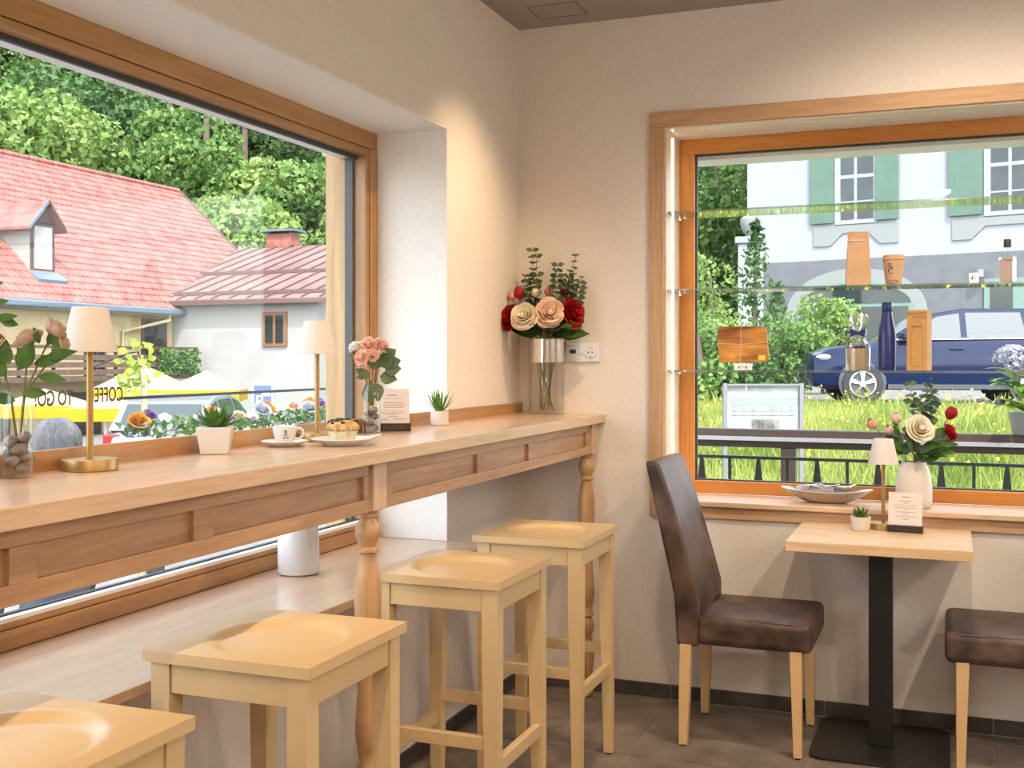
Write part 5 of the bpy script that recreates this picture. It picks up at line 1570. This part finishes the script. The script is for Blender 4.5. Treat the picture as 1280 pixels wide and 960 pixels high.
bl = MB().box(-25.1, -23.6, 19.5, 29.25, 0.70, 0.84).build('balcony', 'balcony', fh)
for k, z in enumerate((0.90, 1.13, 1.36)):
    MB().box(-23.66, -23.60, 19.5, 29.25, z, z + 0.17).build('board', 'balcony', bl)
MB().box(-23.72, -23.56, 19.5, 29.28, 1.72, 1.82).build('rail', 'dark_timber', bl)
for y in np.arange(19.6, 29.3, 1.37):
    MB().box(-23.74, -23.665, y, y + 0.1, 0.841, 1.719).build('post', 'dark_timber', bl)
rngb = np.random.default_rng(15)
v = np.stack([rngb.uniform(-23.55, -23.35, 900), rngb.uniform(27.0, 29.2, 900), rngb.uniform(0.85, 1.75, 900)], 1)
M['creeper'] = leafy('creeper', (0.05, 0.15, 0.03, 1), (0.16, 0.32, 0.06, 1), 2, 0.3)
o = np_quads('creeper', leaf_quads(v, 0.07, rngb), 'creeper', fh); o['kind'] = 'stuff'
def dormer(yc):
    x0 = -25.75; z0 = EZ + K * (EX - x0)
    hw, ze, za = 0.52, z0 + 1.55, z0 + 2.2
    d = MB().prism([(yc - hw, z0 - 0.1), (yc + hw, z0 - 0.1), (yc + hw, ze), (yc, za - 0.05), (yc - hw, ze)], 'x', x0 - 2.6, x0).build('dormer', 'house_white', fh)
    MB().box(x0, x0 + 0.03, yc - hw, yc + hw, z0, z0 + 1.6).build('dormer_front', 'dark_timber', d)
    MB().prism([(yc - hw, ze), (yc + hw, ze), (yc, za - 0.05)], 'x', x0 + 0.0, x0 + 0.03).build('dormer_gable', 'dark_timber', d)
    MB().box(x0 + 0.03, x0 + 0.06, yc - hw + 0.14, yc + hw - 0.14, z0 + 0.08, z0 + 1.45).build('roller_blind', 'house_white', d)
    for s in (-1, 1):
        a, b = (yc, za), (yc + s * (hw + 0.28), ze - 0.24)
        MB().prism([a, b, (b[0], b[1] + 0.09), (a[0], a[1] + 0.10)], 'x', x0 - 2.6, x0 + 0.26).build('dormer_roof', 'roof_tile', d)
        MB().prism([a, b, (b[0], b[1] + 0.13), (a[0], a[1] + 0.14)], 'x', x0 + 0.265, x0 + 0.30).build('dormer_verge', 'dark_timber' if s > 0 else 'zinc_blue', d)
    MB().hexa([(x0 - 0.05, yc - hw - 0.12, z0 - 0.02), (x0 + 0.45, yc - hw - 0.12, z0 - 0.42), (x0 + 0.45, yc + hw + 0.12, z0 - 0.42), (x0 - 0.05, yc + hw + 0.12, z0 - 0.02)], [(x0 - 0.05, yc - hw - 0.12, z0 + 0.07), (x0 + 0.5, yc - hw - 0.12, z0 - 0.28), (x0 + 0.5, yc + hw + 0.12, z0 - 0.28), (x0 - 0.05, yc + hw + 0.12, z0 + 0.07)]).build('flashing', 'zinc_blue', d)
dormer(24.05); dormer(20.9); dormer(31.5) if False else None
# wing with the metal roof
wg = thing('house_wing', 'pale low wing with a rusty standing seam metal roof and chimney', 'house', (0, 0, 0))
MB().box(-25.05, -18.9, 29.8, 46, -2.0, 3.45).build('wall', 'house_white', wg)
WS = (6.4 - 3.55) / (38.4 - 29.4)
MB().hexa([(-28.4, 29.4, 3.47), (-18.4, 29.4, 3.47), (-18.4, 38.4, 6.32), (-28.4, 38.4, 6.32)], [(-28.4, 29.4, 3.55), (-18.4, 29.4, 3.55), (-18.4, 38.4, 6.40), (-28.4, 38.4, 6.40)]).build('roof_sheet', 'rust_metal', wg)
MB().hexa([(-28.4, 38.4, 6.32), (-18.4, 38.4, 6.32), (-18.4, 47, 3.5), (-28.4, 47, 3.5)], [(-28.4, 38.4, 6.40), (-18.4, 38.4, 6.40), (-18.4, 47, 3.58), (-28.4, 47, 3.58)]).build('roof_sheet', 'rust_metal', wg)
for k in range(13):
    x = -27.6 + 0.75 * k
    MB().hexa([(x, 29.4, 3.55), (x + 0.05, 29.4, 3.55), (x + 0.05, 38.4, 6.40), (x, 38.4, 6.40)], [(x, 29.4, 3.61), (x + 0.05, 29.4, 3.61), (x + 0.05, 38.4, 6.46), (x, 38.4, 6.46)]).build('seam', 'seam_metal', wg)
for y in (30.0, 33.2):
    z = 3.55 + WS * (y - 29.4)
    MB().box(-27, -18.4, y, y + 0.06, z + 0.02, z + 0.14).build('snow_guard', 'seam_metal', wg)
MB().box(-25, -18.35, 29.32, 29.46, 3.36, 3.50).build('gutter', 'seam_metal', wg)
fr = MB().box(-21.15, -20.13, 29.72, 29.799, 1.85, 3.08).build('window', 'dark_timber', wg)
fr.data.materials[0] = plain('window_brown', (0.28, 0.13, 0.06, 1), 0.6)
MB().box(-21.0, -20.70, 29.69, 29.719, 1.98, 2.95).build('pane', 'dark_pane', fr)
MB().box(-20.57, -20.27, 29.69, 29.719, 1.98, 2.95).build('pane', 'dark_pane', fr)
MB().box(-26.6, -25.3, 38.2, 38.9, 6.2, 6.95).build('chimney', plain('chimney_brick', (0.36, 0.14, 0.11, 1), 0.9, 0, 0.2, 4), wg)
MB().box(-26.8, -25.1, 38.0, 39.1, 7.05, 7.13).build('chimney_cap', 'zinc_blue', wg)
for x in (-26.5, -25.4):
    MB().box(x - 0.06, x + 0.06, 38.3, 38.8, 6.95, 7.05).build('chimney_foot', 'zinc_blue', wg)

# ---- yellow parasols, sign, rock
M['yellow'] = leafy('parasol_cloth_sunlit', (0.74, 0.58, 0.30, 1), (0.80, 0.66, 0.40, 1), 0.6, 0.3, 0.8)  # canopy paler than its valance: sunlight put into the cloth colour
M['yellow_edge'] = leafy('parasol_valance', (0.78, 0.44, 0.01, 1), (0.82, 0.52, 0.03, 1), 0.6, 0.3, 0.8)
def parasol(x, y, zt, w, h, label):
    g0 = gz(x, y)
    t = thing('parasol', label, 'parasol', (x, y, g0), R(28), 'yellow parasols in the yard')
    zt -= g0
    MB().lathe([(0.035, 0.0), (0.035, zt - 0.02)], n=12).build('pole', 'white_paint', t, True)
    c = [(-w, -w), (w, -w), (w, w), (-w, w)]
    m = MB()
    for i in range(4):
        a, b = c[i], c[(i + 1) % 4]
        m.add([(0, 0, zt), (a[0], a[1], zt - h), (b[0], b[1], zt - h)], [(0, 1, 2)])
    m.build('canopy', 'yellow', t)
    for i in range(4):
        a, b = c[i], c[(i + 1) % 4]
        MB().add([(a[0], a[1], zt - h), (b[0], b[1], zt - h), (b[0], b[1], zt - h - 0.26), (a[0], a[1], zt - h - 0.26)], [(0, 1, 2, 3)]).build('valance', 'yellow_edge', t)
        MB().tube([(0, 0, zt - 0.04), (a[0], a[1], zt - h - 0.02)], 0.012, 5).build('rib', 'white_paint', t)
    MB().box(-0.3, 0.3, -0.3, 0.3, 0.001, 0.08).build('base', 'steel', t)
parasol(-17.0, 18.3, 1.27, 1.05, 0.62, 'tallest yellow square parasol below the balcony end')
parasol(-14.3, 17.2, 1.13, 0.85, 0.44, 'yellow square parasol next to the blue parking sign')
parasol(-16.3, 14.3, 0.76, 0.80, 0.34, 'low yellow square parasol farthest from the parking sign')
parasol(-14.4, 14.0, 0.66, 0.62, 0.26, 'small yellow square parasol between the two larger ones')
pg = thing('parking_sign', 'upright blue parking sign board with white letter and arrow', 'sign', (-12.48, 16.8, gz(-12.48, 16.8)), R(22))
M['sign_blue'] = plain('sign_blue', (0.10, 0.14, 0.50, 1), 0.5)
MB().box(-0.23, 0.23, -0.05, 0.05, 0, 1.86).build('frame', plain('sign_frame', (0.50, 0.58, 0.60, 1), 0.5), pg)
MB().box(-0.19, 0.19, -0.062, -0.0505, 0.05, 1.74).build('panel', 'sign_blue', pg)
text('letter', 'P', 0.36, (-0.17, -0.064, 1.27), (1, 0, 0), (0, 0, 1), 'white_paint', pg)
text('number', '17', 0.24, (-0.15, -0.064, 1.02), (1, 0, 0), (0, 0, 1), 'white_paint', pg)
MB().prism([(0.0, 1.22), (0.09, 1.22), (0.09, 1.30), (0.18, 1.16), (0.09, 1.02), (0.09, 1.10), (0.0, 1.10)], 'y', -0.066, -0.0625).build('arrow', 'white_paint', pg)
for z0, z1, x0, x1 in ((1.50, 1.60, -0.02, 0.17), (0.70, 0.84, -0.04, 0.17), (0.42, 0.54, -0.16, 0.17)):
    MB().box(x0, x1, -0.066, -0.0625, z0, z1).build('text_line', 'white_paint', pg)
rk = MB().ball((0, 0, 0.35), 0.62, 1.25, 0.8, 0.75, 14, 9, 0.07, random.Random(3)).build('boulder', plain('granite', (0.42, 0.41, 0.38, 1), 0.9, 0, 0.3, 4), None, True, angle=30)
rk.location = (-17.9, 26.4, gz(-17.9, 26.4))
tag(rk, 'pale grey boulder lying before the low wing wall', 'boulder')
# glass wind screen just outside the long window
ws = thing('glass_screen', 'waist high glass wind screen with a thin dark top rail outside the window', 'screen', (-1.3, 0, 0))
MB().box(-0.006, 0.006, -0.95, 3.2, -0.5, 1.222).build('pane', 'pane', ws)
MB().box(-0.012, 0.012, -0.95, 3.2, 1.2225, 1.234).build('top_rail', 'iron', ws)
for y in (1.0, 3.15):
    MB().box(-0.016, 0.016, y, y + 0.04, -0.64, 1.2222).build('post', 'iron', ws)

# ---- trees and shrubs
M['tree_dark'] = leafy('tree_dark', (0.055, 0.13, 0.04, 1), (0.16, 0.30, 0.09, 1), 0.35, 0.3)
M['tree_mid'] = leafy('tree_mid', (0.10, 0.23, 0.05, 1), (0.30, 0.47, 0.13, 1), 0.35, 0.35)
M['tree_light'] = leafy('tree_light', (0.20, 0.36, 0.07, 1), (0.48, 0.64, 0.20, 1), 0.35, 0.4)
M['tree_lime'] = leafy('tree_lime', (0.30, 0.46, 0.04, 1), (0.58, 0.72, 0.12, 1), 0.35, 0.4)
M['bark'] = plain('bark', (0.16, 0.12, 0.09, 1), 0.9, 0, 0.3, 4)
def tree(x, y, h, r, mat, label, group, seed, n=4200, size=0.42, name='deciduous_tree', low=0.25, z=None):
    rng = np.random.default_rng(seed)
    g0 = gz(x, y) if z is None else z
    t = thing(name, label, 'tree', (x, y, g0), 0, group)
    MB().tube([(0, 0, -0.3), (0.1, 0.05, h * 0.4), (0, 0.1, h * 0.8)], [r * 0.07 + 0.05, r * 0.05 + 0.03, 0.03], 8).build('trunk', 'bark', t, True)
    nb = 16
    d = rng.normal(size=(nb, 3)); d /= np.linalg.norm(d, axis=1)[:, None]
    zc = h * (1 + low) / 2; hz = h * (1 - low) / 2
    C = np.stack([d[:, 0] * r * 0.62, d[:, 1] * r * 0.62, zc + d[:, 2] * hz * 0.72], 1)
    br = rng.uniform(0.34, 0.52, nb) * r
    k = rng.integers(0, nb, n)
    v = rng.normal(size=(n, 3)); v /= np.linalg.norm(v, axis=1)[:, None]
    rad = br[k] * rng.uniform(0.55, 1.08, n) ** 0.5
    P = C[k] + v * rad[:, None] * np.array([1, 1, 0.85])
    o = np_quads('crown', leaf_quads(P, size, rng, 0.65, v * 0.6 + np.array([0, 0, 0.35])), mat, t)
    o['kind'] = 'stuff'
    return t
def conifer(x, y, h, r, mat, label, seed, n=2600, size=0.12, group=None, z=None):
    rng = np.random.default_rng(seed)
    t = thing('conifer', label, 'tree', (x, y, gz(x, y) if z is None else z), 0, group)
    MB().tube([(0, 0, -0.2), (0, 0, h)], [0.05 + h * 0.012, 0.01], 8).build('trunk', 'bark', t, True)
    q = rng.uniform(0, 1, n); lev = np.clip(np.floor(q * 14) / 14 + rng.normal(0, 0.022, n), 0, 1)
    zz = 0.08 * h + lev * 0.92 * h
    R_ = r * (1 - lev) ** 0.8 + 0.05
    a = np.floor(rng.uniform(0, 9, n)) * 0.698 + lev * 37 + rng.normal(0, 0.12, n)
    rr = R_ * rng.uniform(0.1, 1.0, n)
    P = np.stack([rr * np.cos(a), rr * np.sin(a), zz + rr * 0.25], 1)
    o = np_quads('needles', leaf_quads(P, size, rng, 0.45), mat, t); o['kind'] = 'stuff'
    return t
LAB = {'tree_dark': 'dark green forest tree on the slope behind the tiled roof', 'tree_mid': 'mid green forest tree on the slope behind the tiled roof',
       'tree_light': 'pale sunlit forest tree on the slope behind the tiled roof', 'tree_lime': 'low lime green tree rising just behind the roof ridge'}
rt = random.Random(77)
cdir = (-0.3618, 0.9323); crt = (0.9323, 0.3618)
def wpos(px, t):
    u = (px - 640) / 1405.26
    return 1.711 + t * (cdir[0] + crt[0] * u), -4.493 + t * (cdir[1] + crt[1] * u)
forest = [(30, 66, 14, 6.5, 'tree_light'), (-60, 66, 14, 6.5, 'tree_mid'), (110, 74, 15, 6, 'tree_dark'), (215, 72, 13, 5.5, 'tree_mid'), (285, 66, 9.5, 5, 'tree_light'), (345, 72, 10, 5.5, 'tree_light'), (395, 70, 11, 5, 'tree_mid'), (165, 64, 9.5, 4.2, 'tree_lime'), (455, 74, 11, 6, 'tree_mid'),
          (70, 86, 17, 7, 'tree_mid'), (150, 88, 17, 7, 'tree_mid'), (235, 84, 16, 6.5, 'tree_dark'), (310, 88, 17, 7, 'tree_dark'), (380, 84, 15, 6.5, 'tree_dark'), (450, 90, 16, 7, 'tree_mid'), (0, 92, 18, 7.5, 'tree_dark'), (-70, 90, 18, 8, 'tree_dark'),
          (40, 108, 18, 8, 'tree_mid'), (110, 106, 19, 8, 'tree_light'), (190, 108, 19, 8, 'tree_mid'), (260, 104, 18, 8, 'tree_mid'), (330, 108, 18, 8, 'tree_mid'), (400, 106, 18, 8, 'tree_dark'), (470, 108, 18, 8, 'tree_dark'), (-40, 110, 20, 9, 'tree_mid'), (-120, 105, 20, 9, 'tree_dark'), (540, 110, 20, 9, 'tree_mid'),
          (80, 128, 20, 9, 'tree_mid'), (170, 130, 20, 9, 'tree_dark'), (260, 128, 20, 9, 'tree_mid'), (350, 130, 20, 9, 'tree_dark'), (440, 128, 20, 9, 'tree_mid'), (0, 130, 22, 10, 'tree_mid')]
for k, (px, t, h, r, mt) in enumerate(forest):
    x, y = wpos(px, t)
    tree(x, y, h, r, mt, LAB[mt], 'forest on the slope', 100 + k, 10000, 0.23)
for k, px in enumerate((62, 128, 205, 252, 300)):
    x, y = wpos(px + 6, 80)
    o = MB().tube([(x, y, gz(x, y) - 1), (x, y, gz(x, y) + 20)], [0.28, 0.16], 8).build('bare_trunk', 'bark', None, True)
    tag(o, 'tall bare trunk standing among the forest crowns', 'tree trunk', 'bare trunks in the forest')
G2 = 'trees beside the villa'
for k, (px, t, h, r, mt, lb) in enumerate([(895, 47, 12, 3.6, 'tree_mid', 'mid green tree beside the villa wall'), (850, 52, 14, 5, 'tree_dark', 'dark tree beside the villa, beyond the gate pillar'), (905, 56, 15, 5, 'tree_light', 'pale tree beside the villa, tallest of its group'), (810, 48, 13, 5, 'tree_mid', 'mid green tree farthest from the villa wall'), (925, 60, 16, 4.5, 'tree_dark', 'dark tall tree behind the villa corner'), (760, 60, 16, 7, 'tree_mid', 'wide green tree behind the room corner')]):
    x, y = wpos(px, t)
    tree(x, y, h, r, mt, lb, G2, 300 + k, 7000, 0.15, low=0.05)
for k, (px, t, h, r, mt, lb) in enumerate([(885, 24, 3.4, 1.1, 'tree_light', 'loose feathery shrub at the casing side of the meadow'), (868, 20, 1.8, 1.0, 'tree_mid', 'low round shrub at the meadow edge by the casing'), (921, 21, 1.4, 0.8, 'tree_dark', 'dark low shrub behind the notice case'), (980, 24, 1.9, 0.9, 'tree_mid', 'green shrub between pillar and dark blue car'), (1030, 26.5, 2.5, 1.0, 'tree_light', 'pale shrub before the arched shop window')]):
    x, y = wpos(px, t)
    tree(x, y, h, r, mt, lb, 'shrubs along the road', 340 + k, 2600, 0.06, name='shrub', low=0.0)
x, y = wpos(944, 26.5)
conifer(x, y, 4.2, 0.85, 'tree_dark', 'slender young conifer before the stone gate pillar', 360, 750, 0.10)
x, y = wpos(972, 29.5)
conifer(x, y, 2.9, 0.7, 'tree_dark', 'short young conifer beside the arched shop window', 361, 600, 0.09)

# ---- flower trough, sapling and passer-by outside the long window
tr = thing('flower_trough', 'white trough of mixed summer flowers outside the long window', 'planter', (-1.75, 0.65, 0), R(0))
g0 = -0.66
MB().box(-0.16, 0.16, -0.95, 1.6, 0.86, 1.02).build('trough', 'white_paint', tr, bevel=0.01)
for y in (-0.85, 0.3, 1.5):
    MB().box(-0.03, 0.03, y, y + 0.04, g0, 0.8597).build('stand_leg', 'iron', tr)
M['purple'] = leafy('pansy_purple', (0.16, 0.06, 0.30, 1), (0.50, 0.34, 0.62, 1), 30, 0.3)
M['orange'] = leafy('marigold', (0.80, 0.22, 0.01, 1), (0.88, 0.40, 0.03, 1), 30, 0.3)
M['grey_leaf'] = leafy('silver_leaf', (0.22, 0.25, 0.22, 1), (0.46, 0.50, 0.46, 1), 20, 0.2)
rgf = random.Random(51)
for k in range(26):
    yy = -0.9 + 2.4 * k / 25
    mt, rr = [('orange', 0.05), ('purple', 0.035), ('rose_white', 0.03), ('hydr', 0.045), ('rose_pink', 0.035)][k % 5]
    c = (rgf.uniform(-0.1, 0.12), yy, 1.06 + rgf.uniform(0.0, 0.07))
    rose_obj('flower', c, rr, (0.6, -0.3, 1), mt, tr)
    MB().tube([(c[0], c[1], 1.02), (c[0], c[1], c[2] - 0.01)], 0.003, 5).build('stem', 'hydr_leaf', tr)
rngf = np.random.default_rng(52)
for mt, n in (('creeper', 900), ('grey_leaf', 500)):
    v = np.stack([rngf.uniform(-0.15, 0.17, n), rngf.uniform(-0.95, 1.6, n), 1.02 + rngf.uniform(0, 0.07, n) ** 1.0], 1)
    o = np_quads('foliage', leaf_quads(v, 0.022, rngf), mt, tr); o['kind'] = 'stuff'
sx_, sy_ = wpos(178, 8.6)
sl = thing('sapling', 'thin young tree with sparse yellow green leaves tied to a bent dark cane', 'tree', (sx_, sy_, gz(sx_, sy_)))
zb = gz(sx_, sy_)
MB().tube([(0, 0, 0), (0.02, 0, 1.2 - zb), (-0.04, 0, 1.42 - zb)], [0.035, 0.025, 0.008], 8).build('trunk', plain('pale_bark', (0.42, 0.36, 0.22, 1), 0.8), sl, True)
MB().tube([(0.05, 0, 0.4), (0.02, 0, 1.2 - zb), (-0.04, 0.0, 1.44 - zb), (-0.10, -0.02, 1.43 - zb), (-0.42, -0.12, 1.31 - zb)], 0.008, 6).build('cane', 'black', sl, True)
rg = random.Random(61)
for k in range(64):
    mb = MB()
    a = rg.uniform(0, 6.28)
    leaf(mb, (-0.03 + rg.uniform(-.13, .08), rg.uniform(-.12, .12), 1.10 - zb + 0.40 * rg.random()), (math.cos(a), math.sin(a), 0.5), rg.uniform(0.06, 0.09), 0.06, (0.5, -0.7, 0.4), 0.3, 3)
    mb.build('leaf', 'tree_lime', sl, True, angle=80)
# passer-by with grey hair seen from behind
pxx, pyy = wpos(70, 4.75)
gp0 = gz(pxx, pyy)
pn = thing('person', 'grey haired person in a blue grey top walking past the window, seen from behind', 'person', (pxx, pyy, gp0), R(70))
hgt = 1.12 - gp0
S_ = hgt / 1.75
J = {'pel': (0, 0, .95, .150, .11), 'bel': (0, 0.01, 1.10, .150, .115), 'che': (0, 0.01, 1.30, .165, .12), 'shb': (0, 0, 1.42, .12, .09), 'nec': (0, 0.01, 1.50, .058, .058), 'he0': (0, 0.015, 1.58, .075, .085), 'he1': (0, 0.02, 1.67, .080, .098),
     'sl': (-.17, 0, 1.40, .062, .062), 'el': (-.24, -.03, 1.13, .046, .046), 'wl': (-.24, .08, .90, .032, .032), 'hl': (-.235, .11, .82, .036, .022),
     'sr': (.17, 0, 1.40, .062, .062), 'er': (.24, .03, 1.13, .046, .046), 'wr': (.24, .12, .91, .032, .032), 'hr': (.235, .15, .83, .036, .022),
     'tl': (-.09, 0, .88, .090, .095), 'kl': (-.095, .08, .50, .060, .06), 'al': (-.095, -.02, .10, .042, .042), 'fl': (-.10, .12, .04, .045, .035),
     'tr': (.09, 0, .88, .090, .095), 'kr': (.095, .02, .50, .060, .06), 'ar': (.095, -.16, .12, .042, .042), 'fr': (.10, -.02, .04, .045, .035)}
E_ = [('pel', 'bel'), ('bel', 'che'), ('che', 'shb'), ('shb', 'nec'), ('nec', 'he0'), ('he0', 'he1'), ('shb', 'sl'), ('sl', 'el'), ('el', 'wl'), ('wl', 'hl'), ('shb', 'sr'), ('sr', 'er'), ('er', 'wr'), ('wr', 'hr'), ('pel', 'tl'), ('tl', 'kl'), ('kl', 'al'), ('al', 'fl'), ('pel', 'tr'), ('tr', 'kr'), ('kr', 'ar'), ('ar', 'fr')]
names = list(J)
me = bpy.data.meshes.new('body')
me.from_pydata([tuple(c * S_ for c in J[k][:3]) for k in names], [(names.index(a), names.index(b)) for a, b in E_], [])
def cloth():
    m, nt, bs = new_mat('clothed_body')
    tc = nt.nodes.new('ShaderNodeTexCoord'); sp_ = nt.nodes.new('ShaderNodeSeparateXYZ'); rp = nt.nodes.new('ShaderNodeValToRGB'); dv = nt.nodes.new('ShaderNodeMath')
    dv.operation = 'DIVIDE'; dv.inputs[1].default_value = hgt
    nt.links.new(tc.outputs['Object'], sp_.inputs[0]); nt.links.new(sp_.outputs[2], dv.inputs[0]); nt.links.new(dv.outputs[0], rp.inputs[0])
    cr = rp.color_ramp; cr.interpolation = 'CONSTANT'
    cr.elements[0].position = 0; cr.elements[0].color = (0.05, 0.04, 0.035, 1)
    for p, c in ((0.05, (0.05, 0.06, 0.09, 1)), (0.55, (0.30, 0.36, 0.44, 1)), (0.845, (0.62, 0.40, 0.30, 1))):
        e = cr.elements.new(p); e.color = c
    cr.elements[-1].position = 0.845; cr.elements[-1].color = (0.62, 0.40, 0.30, 1)
    nt.links.new(rp.outputs[0], bs.inputs['Base Color']); bs.inputs['Roughness'].default_value = 0.85
    return m
me.materials.append(cloth())
bo = bpy.data.objects.new('body', me); COL.objects.link(bo); bo.parent = pn
sk_ = bo.modifiers.new('skin', 'SKIN'); sk_.use_smooth_shade = True
for i, k in enumerate(names):
    me.skin_vertices[0].data[i].radius = (J[k][3] * S_, J[k][4] * S_)
    me.skin_vertices[0].data[i].use_root = (k == 'pel')
sb = bo.modifiers.new('sub', 'SUBSURF'); sb.levels = 2; sb.render_levels = 2
M['grey_hair'] = plain('grey_hair', (0.15, 0.16, 0.18, 1), 0.6, 0, 0.25, 60)
m = MB()
rg = random.Random(71)
m.ball((0, -0.005, 1.655 * S_), 0.112 * S_, 0.98, 1.08, 1.0, 20, 14)
for k in range(420):
    a = rg.uniform(0, 2 * PI); rr = 0.113 * S_
    if math.sin(a) > 0.55: continue
    z0, z1 = rg.uniform(0.06, 0.11), -rg.uniform(0.03, 0.10)
    pts = []
    for i in range(5):
        f = i / 4
        zz = (z0 + (z1 - z0) * f) * S_
        q = math.sqrt(max(0.0004, rr * rr - zz * zz)) if zz > -0.02 else rr * 1.0
        pts.append((q * math.cos(a), q * 1.08 * math.sin(a) - 0.005, 1.655 * S_ + zz))
    m.tube(pts, [0.004, 0.004, 0.0035, 0.003, 0.001], 4)
hair = m.build('hair', 'grey_hair', pn, True, angle=80)
m = MB()
for s in (-1, 1):
    m.ball((s * 0.030, 0.108 * S_, 1.64 * S_), 0.011, 1.2, 0.6, 0.8, 8, 6)
m.build('eyes', 'dark_pane', pn, True)
MB().hexa([(-.014, .10, 1.585 * S_), (.014, .10, 1.585 * S_), (.010, .125, 1.59 * S_), (-.010, .125, 1.59 * S_)], [(-.006, .10, 1.635 * S_), (.006, .10, 1.635 * S_), (.004, .108, 1.635 * S_), (-.004, .108, 1.635 * S_)]).build('nose', plain('skin', (0.62, 0.40, 0.30, 1), 0.6), pn)
